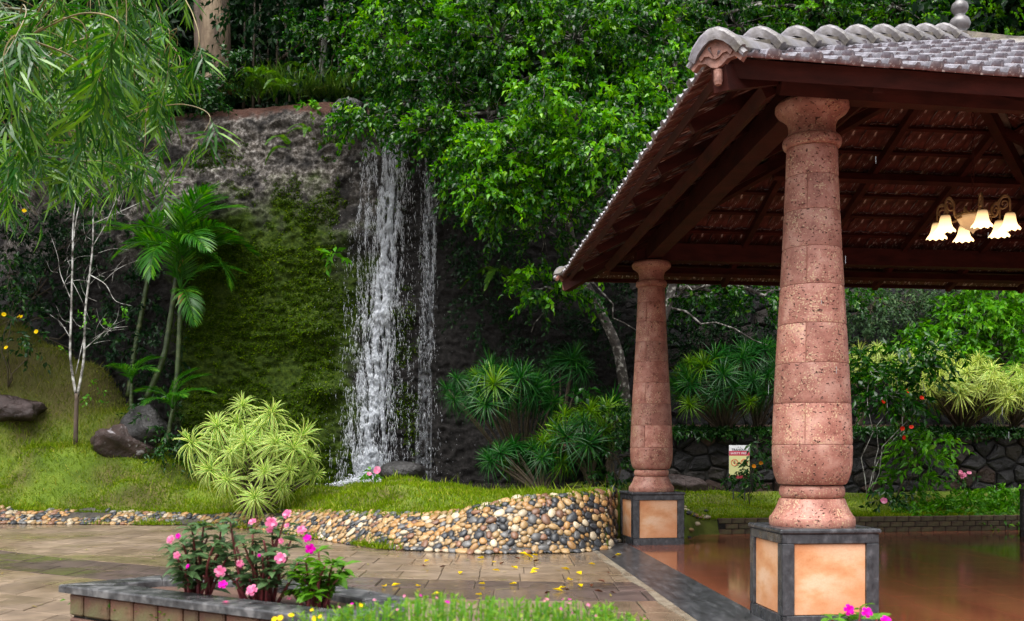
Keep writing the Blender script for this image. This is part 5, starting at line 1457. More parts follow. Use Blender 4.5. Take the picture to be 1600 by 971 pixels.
# ------------------------------------------------------------------ dracaena bushes: rosettes of strap leaves
def rosette_mesh(name, mat, n=52, Wd=0.075, seed=0, dr=0.55, e0=80, e1=-12):
    r = random.Random(seed); q_ = MB()
    for i in range(n):
        az_ = i * 2.39996 + r.uniform(-0.2, 0.2); f = (i + 0.5) / n
        el = R(e0 + (e1 - e0) * f ** 0.8 + r.uniform(-8, 8)); L = (0.55 + 0.45 * math.sin(math.pi * min(1, 0.25 + f * 0.6))) * r.uniform(0.85, 1.1)
        h = Vector((math.cos(az_), math.sin(az_), 0)); d = h * math.cos(el) + Vector((0, 0, math.sin(el))); s = h.cross(Vector((0, 0, 1))); nn_ = s.cross(d)
        if nn_.z < 0 and abs(el) < 1.2: nn_ = -nn_
        V = []; A_ = []; w = Wd * r.uniform(0.8, 1.15)
        for t_, wk in ((0.02, 0.5), (0.25, 1.0), (0.55, 0.85), (0.8, 0.5), (1.0, 0.04)):
            p = d * (L * t_) - Vector((0, 0, 1)) * (dr * L * t_ * t_ * (0.35 + 0.65 * math.cos(el)))
            for k_, a_ in ((-1, 1), (0, 0), (1, 1)):
                V.append(tuple(p + s * (k_ * w * wk * 0.5) + nn_ * (abs(k_) * w * wk * 0.22))); A_.append(a_)
        F = []
        for j in range(4):
            for k_ in range(2): F.append((j * 3 + k_, j * 3 + k_ + 1, j * 3 + k_ + 4, j * 3 + k_ + 3))
        q_.add(V, F, A_)
    return q_.mesh(name, mat, False, 'edge')
M_varie = leafmat('variegated_strap_leaf', (0.045, 0.17, 0.025), (0.10, 0.29, 0.035), (0.19, 0.38, 0.05), 0.35, 0.35, 0.45, edge=((0.74, 0.74, 0.30), 0.52))
M_varie2 = leafmat('yellow_strap_leaf', (0.07, 0.15, 0.03), (0.14, 0.25, 0.05), (0.2, 0.30, 0.07), 0.35, 0.3, 0.45, edge=((0.68, 0.70, 0.24), 0.48))
M_strap = leafmat('green_strap_leaf', (0.008, 0.04, 0.010), (0.02, 0.085, 0.015), (0.06, 0.15, 0.025), 0.33, 0.25, 0.5)
M_strapb = leafmat('light_green_strap_leaf', (0.05, 0.12, 0.016), (0.11, 0.21, 0.025), (0.2, 0.30, 0.05), 0.35, 0.3, 0.5)
RV = [rosette_mesh('rosette', M_varie, 40 + 6 * s, 0.064, s, 0.5 + 0.13 * s, 84, -5 - 9 * s) for s in (1, 2, 3)]
RY = [rosette_mesh('rosette', M_varie2, 34 + 4 * s, 0.06, s, 0.2 + 0.1 * s, 84, -3 * s) for s in (3, 4, 5)]
RG = [rosette_mesh('rosette', M_strap, 34 + 4 * s, 0.038, s, 0.1 * s, 84, -3 * s) for s in (5, 6, 8)]
RB = [rosette_mesh('rosette', M_strapb, 48, 0.046, s, 0.45 + 0.1 * (s - 7), 84, -8) for s in (7, 8, 9)]
M_cane = surf('cane_stem', [(0.3, (0.05, 0.035, 0.022)), (0.7, (0.12, 0.09, 0.06))], 8, 4, 0.7, 0.4, stretch=(1, 1, 4))
def dracaena(label, base, c, rx, ry, D, n, scale, meshes, mix=None, group='strap-leaved dracaena bushes', zlow=-0.35, extra=None):
    base = Vector(base); T = thing('dracaena_bush', label, 'shrub', tuple(base), group)
    C = P(*c, D); k = D / 1600; q_ = MB()
    R_ = Vector((rx * k, min(rx, ry * 1.25) * k, ry * k))
    pos = []
    for i in range(n):
        zf = 1 - (i + 0.5) / n * (1 - zlow); az_ = i * 2.39996 + rnd.uniform(-0.25, 0.25); rr = math.sqrt(max(0, 1 - zf * zf))
        u = Vector((rr * math.cos(az_), rr * math.sin(az_), zf))
        pos.append((u, C + Vector((u.x * R_.x, u.y * R_.y, u.z * R_.z)) * rnd.uniform(0.62, 1.08)))
    for px, py, DD in (extra or ()):
        p = P(px, py, DD); pos.append(((p - C).normalized(), p))
    for u, p in pos:
        ax = (Vector((u.x, u.y, max(u.z, -0.1))) * 0.9 + Vector((0, 0, 0.55)) + Vector((rnd.gauss(0, .15), rnd.gauss(0, .15), 0))).normalized()
        ms_ = meshes if not mix or rnd.random() > mix[1] else mix[0]
        M_ = Matrix.Translation(p) @ ax.to_track_quat('Z', 'Y').to_matrix().to_4x4() @ Matrix.Rotation(rnd.uniform(0, 6.28), 4, 'Z') @ Matrix.Diagonal([scale * k_ for k_ in (lambda g_: (g_ * rnd.uniform(0.88, 1.12), g_ * rnd.uniform(0.88, 1.12), g_ * rnd.uniform(0.8, 1.2)))(rnd.uniform(0.66, 1.16))] + [1])
        link('rosette', rnd.choice(ms_), T, M_)
        mid = base.lerp(p, 0.5) + Vector((0, 0, -0.1)) + Vector((u.x, u.y, 0)) * -0.12
        q_.add(*tube(spline([base + Vector((rnd.uniform(-.08, .08), rnd.uniform(-.08, .08), -0.1)), mid, p], 8), [0.03 - 0.014 * i / 8 for i in range(9)], 6))
    q_.build('canes', M_cane, T, True)
    return T
bz = float(lawn_z(-5.45, 21.75))
dracaena('big rounded cream and green striped dracaena bush on the lawn edge', (-5.45, 21.75, bz), (393, 712), 60, 50, 22.2, 8, 0.62, RV, zlow=0.1, extra=(
    (380, 636, 21.5), (424, 648, 21.4), (302, 693, 21.3), (341, 668, 21.4), (470, 683, 21.3), (362, 707, 21.0), (331, 735, 21.1), (385, 692, 21.1), (429, 694, 21.0), (414, 738, 20.8), (452, 735, 20.9), (480, 715, 21.2), (398, 778, 20.7), (357, 752, 20.9), (457, 702, 21.0), (372, 664, 21.5), (405, 670, 21.3), (318, 705, 21.5), (440, 762, 21.0), (490, 742, 21.4)))
dracaena('dark green dracaena bush overhanging the pool beside the waterfall', (0.35, 21.6, 0.75), (785, 622), 88, 54, 20.8, 30, 0.62, RG, (RB, 0.12), zlow=-0.3)
dracaena('dark green dracaena bush low at the end of the cobble bank', (0.6, 19.6, 0.8), (828, 722), 72, 32, 19.6, 15, 0.58, RG, (RB, 0.3), zlow=-0.2)
dracaena('light green dracaena bush between the cobble bank and far pillar', (1.6, 19.9, 0.85), (905, 690), 52, 48, 19.8, 12, 0.66, RB, (RG, 0.45), zlow=-0.3)
dracaena('small light green dracaena tuft tight against the far pillar', (2.0, 20.8, 0.9), (945, 650), 30, 24, 20.8, 6, 0.6, RB, (RG, 0.4))
dracaena('small dark dracaena clump high behind the light green one', (1.0, 22.8, 1.0), (885, 575), 34, 26, 22.4, 6, 0.62, RG)
dracaena('dark green dracaena bush on the terrace between the two visible pillars', (4.9, 23.4, 2.0), (1115, 605), 72, 52, 22.9, 34, 0.60, RG, (RB, 0.12), zlow=-0.6)
dracaena('dark green dracaena bush on the terrace tight behind the near pillar', (5.7, 23.8, 2.0), (1190, 585), 52, 56, 23.3, 22, 0.60, RG, (RB, 0.12), zlow=-0.6)
dracaena('cream-yellow dracaena bush spilling over the low stone wall', (10.6, 24.2, 2.1), (1512, 606), 84, 42, 23.3, 46, 0.50, RY, (RV, 0.15), zlow=-0.5)
dracaena('cream-yellow dracaena bush at the picture edge on the wall', (11.8, 24.3, 2.1), (1605, 620), 44, 40, 23.5, 18, 0.50, RY, (RV, 0.3))
dracaena('pale dracaena tuft rising beside the near pillar shaft', (8.3, 24.6, 2.1), (1358, 572), 32, 32, 24.4, 10, 0.5, RY, (RV, 0.4))
dracaena('pale dracaena tuft behind the sapling on the terrace', (9.2, 24.6, 2.1), (1440, 592), 55, 42, 24.0, 22, 0.50, RY, (RV, 0.3))

# ------------------------------------------------------------------ shrubs on the right
leafy('wall_shrub', 'bright green small-leaved bush against the high stone wall', 'shrub', (11.4, 25.9, 2.2), [(1530, 505, 66, 46, 25.4, 170), (1465, 550, 50, 42, 25.0, 100), (1575, 560, 40, 46, 25.2, 80), (1560, 470, 50, 28, 25.6, 80)], M_bright, 0.20, 0.085, 15, 0.5)
leafy('wall_creeper', 'grey-green creeper hanging down the high stone wall', 'creeper', (9.3, 26.2, 5.5), [(1360, 485, 40, 32, 25.8, 90), (1440, 500, 30, 40, 25.9, 60), (1350, 540, 30, 30, 25.8, 50), (1400, 470, 50, 20, 25.8, 50), (1490, 480, 30, 26, 25.9, 40)], leafmat('creeper_leaf', (0.03, 0.06, 0.03), (0.07, 0.12, 0.05), (0.12, 0.18, 0.07), 0.45, 0.25, 0.4), 0.11, 0.05, 18, 0.45)
T = leafy('flowering_sapling', 'tall leafy sapling with orange-red blooms right of the near pillar', 'sapling', (7.6, 21.9, 0.55), [(1385, 615, 42, 34, 21.8, 60), (1360, 580, 30, 24, 22, 30), (1430, 560, 40, 26, 21.8, 40), (1460, 540, 26, 16, 21.7, 18)], M_fic, 0.2, 0.085, 12, 0.5, trunk_r=0.011, bark=M_white)
M_red = leafmat('red_petal', (0.5, 0.03, 0.03), (0.7, 0.06, 0.04), (0.8, 0.12, 0.05), 0.5, 0.3)
def flower_mesh(name, mat, n=5, L=0.5, Wd=0.5, cup=0.35, rings=1):
    q_ = MB()
    for ring in range(rings):
        a = np.arange(n) * 2 * math.pi / n + ring * 0.6; el = cup + ring * 0.45
        d = np.stack([np.cos(a) * math.cos(el), np.sin(a) * math.cos(el), np.full(n, math.sin(el))], 1); nr = np.stack([-np.cos(a) * math.sin(el), -np.sin(a) * math.sin(el), np.full(n, math.cos(el))], 1)
        s = np.stack([-np.sin(a), np.cos(a), np.zeros(n)], 1); Lr = L * (1 - 0.25 * ring)
        V = np.empty((n, 7, 3)); V[:, 0] = 0
        for i, (t_, w) in enumerate(((0.45, 0.34), (0.8, 0.5), (1.0, 0.26))):
            V[:, 1 + 2 * i] = d * Lr * t_ + s * Wd * w - np.array([0, 0, 0.12 * t_ * t_ * L]); V[:, 2 + 2 * i] = d * Lr * t_ - s * Wd * w - np.array([0, 0, 0.12 * t_ * t_ * L])
        F = []
        for k_ in range(n):
            o_ = k_ * 7; F += [(o_, o_ + 2, o_ + 1), (o_ + 1, o_ + 2, o_ + 4), (o_ + 1, o_ + 4, o_ + 3), (o_ + 3, o_ + 4, o_ + 6), (o_ + 3, o_ + 6, o_ + 5)]
        q_.add(V.reshape(-1, 3), F)
    return q_.mesh(name, mat)
ME_RED = flower_mesh('flower', M_red, 5, 0.09, 0.09, 0.4)
def put_flower(T, me, p, s=1.0, face=(0, -1, 0.5)):
    ax = (Vector(face) + Vector((rnd.gauss(0, .35), rnd.gauss(0, .25), rnd.gauss(0, .3)))).normalized()
    return link('flower', me, T, Matrix.Translation(p) @ ax.to_track_quat('Z', 'Y').to_matrix().to_4x4() @ Matrix.Rotation(rnd.uniform(0, 6.28), 4, 'Z') @ Matrix.Scale(s, 4))
for px, py in ((1418, 612), (1380, 628), (1440, 622)): put_flower(T, ME_RED, P(px, py, 21.2), 0.55)
T = leafy('red_flower_shrub', 'low leafy shrub with red buds before the low stone wall', 'shrub', (8.2, 21.9, 0.5), [(1440, 700, 36, 22, 21.6, 30), (1465, 690, 26, 14, 21.5, 14), (1420, 745, 26, 22, 21.6, 20)], M_bright, 0.2, 0.08, 9, 0.45, trunk_r=0.014)
for px, py in ((1410, 670), (1424, 668), (1412, 684)): put_flower(T, ME_RED, P(px, py, 21.0), 0.55)
leafy('groundcover', 'spreading bright green ground cover between wall and brick kerb', 'plant', (9.9, 22, 0.5), [(1500, 796, 70, 16, 21.5, 110), (1580, 790, 40, 20, 21.6, 70), (1545, 775, 50, 12, 22.2, 60), (1530, 812, 60, 10, 20.9, 50), (1440, 806, 30, 8, 20.8, 24), (1580, 812, 30, 10, 20.9, 30)], M_bright, 0.13, 0.06, 12, 0.3, stems=False)
T = leafy('sign_shrub', 'thin dark leafy shrub partly covering the safety board', 'shrub', (4.9, 21.1, 0.5), [(1172, 722, 14, 22, 21.0, 16), (1165, 745, 18, 10, 21.0, 12), (1183, 692, 10, 18, 21.0, 8)], M_darkl, 0.15, 0.055, 9, 0.3, trunk_r=0.01)
M_orf = leafmat('orange_petal', (0.6, 0.2, 0.04), (0.75, 0.32, 0.08), None, 0.5, 0.3); ME_ORF = flower_mesh('flower', M_orf, 5, 0.07, 0.07, 0.4)
for px, py in ((1189, 724), (1178, 729)): put_flower(T, ME_ORF, P(px, py, 20.7), 0.65)
T = leafy('pink_flower_plant', 'low plant with one pink bloom at the wall foot', 'plant', (7.4, 21.2, 0.5), [(1385, 775, 24, 12, 21.2, 16)], M_darkl, 0.15, 0.07, 8, 0.3, trunk_r=0.008)
M_pink = leafmat('pink_petal', (0.55, 0.14, 0.27), (0.78, 0.34, 0.47), (0.80, 0.45, 0.55), 0.5, 0.35, 0.3, patch=6)
M_mag = leafmat('magenta_petal', (0.55, 0.03, 0.34), (0.72, 0.08, 0.48), None, 0.5, 0.35, 0.3, patch=6)
ME_PINKS = flower_mesh('flower', M_pink, 5, 0.06, 0.06, 0.35)
put_flower(T, ME_PINKS, P(1381, 783, 20.8), 1.2)
T = leafy('pink_flower_plant', 'small plant with a dusty pink flower head on the wall', 'plant', (9.8, 22.9, 0.7), [(1505, 748, 12, 12, 22.6, 8)], M_darkl, 0.14, 0.06, 6, 0.2, trunk_r=0.008)
for k in range(5): put_flower(T, ME_PINKS, P(1507 + rnd.uniform(-8, 8), 742 + rnd.uniform(-6, 6), 22.2), 0.9)
T = leafy('pink_flower_plant', 'small pink-flowered plant beside the dark boulder at the fall', 'plant', P(585, 748, 21.2), [(584, 740, 8, 6, 21.2, 8)], M_bright, 0.14, 0.06, 6, 0.18, trunk_r=0.008)
for px, py, s in ((590, 735, 1.5), (577, 741, 0.9)): put_flower(T, ME_PINKS, P(px, py, 20.9), s)
leafy('dark_shrub', 'dark leafy shrub between the far pillar and the light dracaena', 'shrub', (2.1, 19.9, 0.85), [(955, 720, 34, 36, 19.7, 50), (960, 660, 28, 26, 20.0, 30)], M_darkl, 0.14, 0.065, 12, 0.4)
leafy('broadleaf_plant', 'broad round-leaved plant above the light dracaena', 'plant', (1.5, 21.0, 0.9), [(905, 628, 26, 18, 20.9, 12)], M_fic, 0.26, 0.15, 6, 0.35, trunk_r=0.012)
leafy('dark_creeper', 'dark hanging creeper over the rock right of the side stream', 'creeper', (-0.6, 25.3, 9.8), [(760, 380, 50, 60, 25.0, 90), (850, 520, 60, 50, 25.2, 90), (745, 480, 30, 60, 25.2, 50), (1000, 490, 60, 60, 25.6, 110), (720, 260, 40, 60, 25.0, 50), (1090, 490, 60, 50, 25.8, 120), (1180, 490, 60, 50, 25.8, 120), (1120, 540, 90, 30, 25.6, 80), (910, 560, 40, 40, 25.6, 40)], M_forest, 0.12, 0.055, 14, 0.5, stems=False)

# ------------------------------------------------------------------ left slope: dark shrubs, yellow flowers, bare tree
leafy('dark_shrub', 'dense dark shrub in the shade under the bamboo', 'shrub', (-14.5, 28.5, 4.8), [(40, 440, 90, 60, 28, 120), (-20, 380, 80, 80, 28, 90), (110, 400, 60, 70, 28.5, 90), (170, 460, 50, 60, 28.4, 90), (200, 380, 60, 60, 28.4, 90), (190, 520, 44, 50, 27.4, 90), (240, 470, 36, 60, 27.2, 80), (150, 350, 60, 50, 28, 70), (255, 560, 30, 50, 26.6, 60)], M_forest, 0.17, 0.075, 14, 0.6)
T = leafy('yellow_flower_shrub', 'shrub with scattered yellow trumpet flowers on the left slope', 'shrub', (-12.6, 25.6, 3.2), [(18, 500, 32, 40, 25, 22), (48, 540, 20, 14, 25, 8), (15, 430, 30, 30, 25, 18)], M_darkl, 0.17, 0.075, 9, 0.5, trunk_r=0.015)
M_yel = leafmat('yellow_petal', (0.75, 0.5, 0.03), (0.85, 0.62, 0.05), None, 0.5, 0.35, 0.3); ME_YEL = flower_mesh('flower', M_yel, 5, 0.085, 0.085, 0.5)
for px, py in ((6, 492), (33, 496), (57, 519), (10, 544), (38, 330), (30, 495)): put_flower(T, ME_YEL, P(px, py, 24.5), 0.7)

T = thing('bare_tree', 'slender white-barked leafless tree on the grass slope', 'tree', P(118, 692, 24.2))
q = MB()
D0 = 24.2
def brn(pts, r0, r1, n=6):
    r0, r1 = r0 * 0.56, r1 * 0.6
    q.add(*tube(spline([P(*p[:2], p[2] if len(p) > 2 else D0) for p in pts], 4 * (len(pts) - 1)), [r0 + (r1 - r0) * i / (4 * (len(pts) - 1)) for i in range(4 * (len(pts) - 1) + 1)], n))
q.add(*tube(spline([P(118, 694), P(119, 650), P(119, 618)] if False else [P(118, 696, D0), P(119, 650, D0), P(120, 615, D0)], 8), [0.058 - 0.01 * i / 8 for i in range(9)], 8)); q.build('stem', M_bark2, T, True)
q = MB()
brn([(119, 620), (110, 560), (111, 500), (113, 420), (115, 340, 24.4), (125, 270, 24.6)], 0.06, 0.025, 8)
brn([(121, 620), (131, 560), (133, 490), (140, 430), (145, 380), (146, 300), (150, 235)], 0.06, 0.022, 8)
brn([(113, 400), (118, 350), (128, 300), (130, 260)], 0.03, 0.012)
brn([(133, 520), (118, 585)], 0.02, 0.015)
brn([(141, 430), (165, 445, 24.0), (180, 470, 23.8), (205, 478, 23.6)], 0.022, 0.006)
brn([(146, 350), (190, 330, 24), (230, 312, 23.8), (260, 300, 23.7)], 0.022, 0.006)
brn([(133, 545), (150, 530), (170, 515, 24), (200, 510, 24)], 0.022, 0.006)
brn([(112, 470), (95, 430), (90, 400), (78, 365)], 0.022, 0.006)
brn([(111, 530), (95, 505), (78, 492)], 0.018, 0.005)
brn([(145, 385), (165, 350), (190, 290), (200, 255)], 0.018, 0.006)
brn([(140, 440), (120, 438), (100, 445)], 0.012, 0.005)
brn([(160, 442), (185, 420), (220, 405)], 0.012, 0.004)
brn([(170, 515), (182, 500), (186, 480)], 0.012, 0.004)
brn([(113, 440), (128, 470), (140, 500)], 0.012, 0.005)
for _ in range(44):
    x0, y0 = rnd.choice(((145, 380), (113, 420), (165, 445), (190, 330), (150, 530), (95, 430), (140, 460), (180, 505), (128, 300), (150, 280), (111, 510)))
    x0 += rnd.uniform(-14, 14); y0 += rnd.uniform(-20, 20); a = rnd.uniform(-2.7, -0.3); l_ = rnd.uniform(20, 55)
    brn([(x0, y0), (x0 + math.cos(a) * l_ * 0.5, y0 + math.sin(a) * l_ * 0.5 + 3), (x0 + math.cos(a + 0.3) * l_, y0 + math.sin(a + 0.3) * l_)], 0.009, 0.003, 4)
q.build('branches', M_white, T, True)
A_, B_ = blob_points([(138, 500, 8, 6, 24, 3), (190, 484, 6, 4, 23.7, 2), (160, 500, 6, 4, 24, 2), (145, 615, 8, 14, 24, 5), (86, 540, 4, 3, 24, 1)]); q = MB(); q.add(*sprays(A_, B_, 6, 0.25, 0.12, 0.06)); q.build('leaves', M_bright, T)

# ------------------------------------------------------------------ areca palms in the gully
M_palm = leafmat('palm_leaflet', (0.02, 0.075, 0.014), (0.05, 0.16, 0.022), (0.13, 0.26, 0.04), 0.33, 0.3, 0.5)
M_cane2 = surf('green_palm_stem', [(0.3, (0.014, 0.026, 0.006)), (0.55, (0.04, 0.065, 0.015)), (0.75, (0.11, 0.12, 0.05))], 3, 4, 0.4, 0.2, stretch=(1, 1, 3))
M_shaft = surf('orange_crownshaft', [(0.3, (0.30, 0.16, 0.03)), (0.7, (0.42, 0.28, 0.08))], 4, 3, 0.4, 0.1)
FR = [frond_mesh('frond', 1.0, 30, 0.36, 0.021, M_palm, 0.85, 0.62, 0.013, 0.4, 0.35, s) for s in (1, 2)]
def palm(label, stem, r0, r1, fronds, s, shaft=None):
    pts = [P(*p) for p in stem]; T = thing('areca_palm', label, 'palm', tuple(pts[0]), 'palms in the gully under the cliff')
    sp = spline(pts, 24); V, F = [], []
    q_ = MB(); q_.add(*tube(sp, [(r0 + (r1 - r0) * i / 24) * (1.12 if i % 3 == 0 else 1) for i in range(25)], 10)); q_.build('stem', M_cane2, T, True)
    if shaft:
        q_ = MB(); q_.add(*tube(sp[-5:], [r1 * 1.1, r1 * 1.3, r1 * 1.35, r1 * 1.2, r1 * 0.8], 10)); q_.build('crownshaft', M_shaft, T, True)
    for a, el, k in fronds:
        link('frond', rnd.choice(FR), T, Matrix.Translation(sp[-1]) @ Matrix.Rotation(R(a), 4, 'Z') @ Matrix.Rotation(-R(el), 4, 'Y') @ Matrix.Rotation(R(rnd.uniform(-25, 25)), 4, 'X') @ Matrix.Scale(s * k, 4))
    return T
palm('areca palm with an arching orange-tipped stem beside the mossy cliff', [(228, 625, 25.6), (255, 560, 25.6), (266, 500, 25.6), (275, 440, 25.6), (284, 400, 25.6)], 0.075, 0.055, [(0, 55, 1.1), (-25, 30, 1.0), (40, 70, 1.1), (180, 40, 0.9), (-60, 10, 1.1), (-100, -10, 1.1), (-140, 5, 1.0), (90, 60, 1), (-20, -15, 1.0), (10, 80, 1.1), (-40, 62, 1.1), (-75, 45, 1.0), (20, 15, 1.05)], 1.9, True)
palm('areca palm with straight ringed stem, nearest the striped bush', [(268, 660, 25.2), (277, 580, 25.2), (281, 500, 25.2), (283, 455, 25.2)], 0.065, 0.05, [(-5, 78, 1.0), (30, 60, 1.1), (-80, 65, 0.9), (160, 60, 0.9), (15, 35, 0.9), (-60, -25, 0.8)], 1.9, True)
palm('thin dark areca palm stem at the back of the gully', [(200, 620, 26.4), (212, 540, 26.4), (225, 470, 26.4), (236, 405, 26.4)], 0.065, 0.055, [(-10, 60, 1.1), (40, 40, 1.0), (160, 45, 1), (-60, 50, 1), (-140, 40, 1), (100, 50, 1)], 1.8)
palm('low young areca palm with bright fronds at the gully floor', [(262, 690, 24.6), (266, 660, 24.6), (270, 640, 24.6)], 0.05, 0.04, [(10, 60, 0.95), (-15, 35, 0.9), (35, 75, 0.9), (-60, 30, 0.8), (170, 40, 0.8), (-120, 20, 0.7)], 1.35)
palm('short dark areca palm low behind the boulders', [(205, 650, 25.4), (205, 620, 25.4), (206, 600, 25.4)], 0.05, 0.04, [(0, 55, 0.9), (-40, 30, 0.9), (60, 60, 0.9), (150, 50, 0.8), (-120, 40, 0.8)], 1.2)
leafy('dark_shrub', 'low dark fern-like shrub at the foot of the palms', 'shrub', (-8.2, 24.6, 0.7), [(262, 690, 26, 20, 24.4, 30), (300, 700, 22, 24, 24.2, 26), (240, 640, 30, 20, 25.2, 26)], M_darkl, 0.15, 0.05, 12, 0.4, stems=False)

# ------------------------------------------------------------------ bamboo hanging in from the left
M_bam = leafmat('bamboo_leaf', (0.012, 0.05, 0.010), (0.042, 0.125, 0.02), (0.16, 0.29, 0.05), 0.22, 0.28, 0.9, patch=1.5)
M_culm = surf('bamboo_twig', [(0.3, (0.10, 0.075, 0.02)), (0.7, (0.24, 0.18, 0.06))], 5, 3, 0.5, 0.1)
def bam_spray(seed, n=9):
    r = np.random.default_rng(seed); q_ = MB()
    q_.add(*tube([(0, 0, 0), (0.12, 0, -0.02), (0.24, 0, -0.07)], [0.004, 0.003, 0.002], 4))
    k = np.linspace(0.3, 1, n); pos = np.stack([0.24 * k, np.zeros(n), -0.07 * k ** 2], 1)
    a = np.where(np.arange(n) % 2 == 0, 1, -1) * r.uniform(0.2, 1.35, n) * (1.2 - 0.5 * k)
    d = np.stack([np.cos(a), np.sin(a), r.uniform(-0.6, 0.1, n)], 1); nr = np.stack([np.zeros(n), r.normal(size=n) * 0.5, np.ones(n)], 1)
    V, F = blades(pos, d, nr, r.uniform(0.2, 0.34, n), r.uniform(0.02, 0.029, n), 0.25); q_.add(V, F); return q_.mesh('leaf_spray', M_bam)
BS = [bam_spray(s) for s in range(5)]
def bamboo(label, base, culms, nbr, box_, Dr, ns, sc_, seed, ln=(140, 300)):
    r = random.Random(seed); T = thing('bamboo', label, 'bamboo', tuple(base), 'bamboo clumps leaning in over the slope'); allp = []
    for cu in culms:
        sp = spline([Vector(base)] + [P(*c) for c in cu], 30); q_ = MB(); q_.add(*tube(sp, [(0.045 - 0.04 * i / 30) * (1.1 if i % 4 == 0 else 1) for i in range(31)], 8)); q_.build('culm', M_cane2, T, True); allp += sp[8:]
    cnt = 0
    for b in range(nbr):
        ex, ey = r.uniform(box_[0], box_[1]), r.uniform(box_[2], box_[3]); D = r.uniform(*Dr)
        if len(box_) > 4 and not box_[4](ex, ey): continue
        l_ = r.uniform(*ln); e_ = P(ex, ey, D); a = r.uniform(-0.9, 1.35)
        m1 = P(ex - l_ * 0.85 * math.sin(a), ey - l_ * 0.8 * max(0.35, math.cos(a)), D + r.uniform(-0.5, 0.5))
        s = min(allp, key=lambda p: (p - m1).length); 
        sp = spline([s, s.lerp(m1, 0.6) + Vector((0, 0, 0.12)), m1, m1.lerp(e_, 0.5) + Vector((0.05, 0, 0.06)), e_], 28)
        q_ = MB(); q_.add(*tube(sp, [0.009 - 0.007 * i / 28 for i in range(29)], 4)); q_.build('branch', M_culm, T)
        for k in range(ns):
            i = 28 - int(k * 17 / ns); p = sp[i]; tg = (sp[min(28, i + 1)] - sp[max(0, i - 1)]).normalized()
            sd_ = Vector((r.gauss(0, 1), r.gauss(0, 1), r.gauss(-0.2, 0.4))).normalized()
            ax = (tg * 0.6 + sd_ * 0.95 * (0.3 if k == 0 else 1) + Vector((0, 0, -0.2))).normalized()
            if cnt < 300:
                yv = Vector((0, 0, 1)).cross(ax).normalized(); zv = ax.cross(yv); Mo = Matrix((ax, yv, zv)).transposed().to_4x4(); Mo.translation = p
                link('leaf_spray', r.choice(BS), T, Mo @ Matrix.Rotation(r.uniform(-0.7, 0.7), 4, 'X') @ Matrix.Scale(sc_ * r.uniform(0.75, 1.15), 4)); cnt += 1
bamboo('near bamboo with large pale leaves hanging in from the upper left corner', (-7.3, 9.2, 0), [[(-330, 100, 9.2), (-160, -180, 9.2), (20, -230, 9.2), (170, -90, 9.3)], [(-360, 60, 8.9), (-200, -60, 8.9), (-60, -60, 8.8), (40, 60, 8.8)], [(-340, 120, 9.6), (-190, 20, 9.7), (-60, 30, 9.9), (50, 160, 10)]], 26, (-60, 185, 10, 310, lambda x, y: y < 330 - 1.1 * max(0, x - 60)), (8.2, 10.4), 11, 0.98, 5)
bamboo('farther bamboo with finer dark leaves hanging beside the bare tree', (-9.3, 13.6, 0), [[(-250, 200, 13.8), (-60, -120, 14), (150, -160, 14), (290, 0, 14)], [(-240, 240, 13.5), (-80, 40, 13.6), (90, 30, 13.6), (230, 170, 13.6)], [(-230, 200, 14.4), (-40, -40, 14.8), (130, -30, 15), (250, 90, 15)]], 34, (60, 275, 30, 310, lambda x, y: True), (12.2, 15.2), 8, 1.2, 9, (90, 190))
bamboo('third bamboo behind, filling the gap above the palm fronds', (-11.5, 17.0, 0), [[(-240, 160, 17.2), (-40, -80, 17.4), (120, -80, 17.6), (250, 60, 17.8)], [(-240, 200, 17.2), (-60, 60, 17.4), (90, 40, 17.6), (220, 190, 17.8)]], 26, (0, 255, 60, 340, lambda x, y: True), (16.5, 19), 7, 1.25, 14, (90, 190))

# low dark ground plants along the terrace lip
n = 2600; tx = rng.uniform(2.4, 13.4, n); tv = rng.random(n) ** 2 * 1.3; ty = 22.72 + (tx - 2.3) * 0.102 + tv; tz = 2.04 + tv * 0.08
u = unit(n); u[:, 2] = np.abs(u[:, 2]) * 0.6; u[:, 1] -= 0.4
q = MB(); q.add(*sprays(np.stack([tx, ty, tz], 1), u, 7, 0.35, 0.13, 0.055)); kind(q.build('undergrowth', M_darkl), 'stuff')['label'] = 'dark low undergrowth along the top of the low wall'
# cobbles beside the far plinth
for k in range(70):
    x = rnd.uniform(2.95, 3.85); y = rnd.uniform(18.5, 20.2); z = float(lawn_z(x, y))
    if z < -0.015 or z > 0.62: continue
    r_ = rnd.uniform(0.04, 0.08); link('pebble', PM[rnd.randrange(7), rnd.choices(range(6), [28, 15, 12, 34, 10, 9])[0]], bank, Matrix.Translation((x, y, z + 0.02)) @ Matrix.Rotation(rnd.uniform(0, 6.28), 4, 'Z') @ Matrix.Diagonal((r_ * 1.2, r_, r_ * 0.6, 1)))

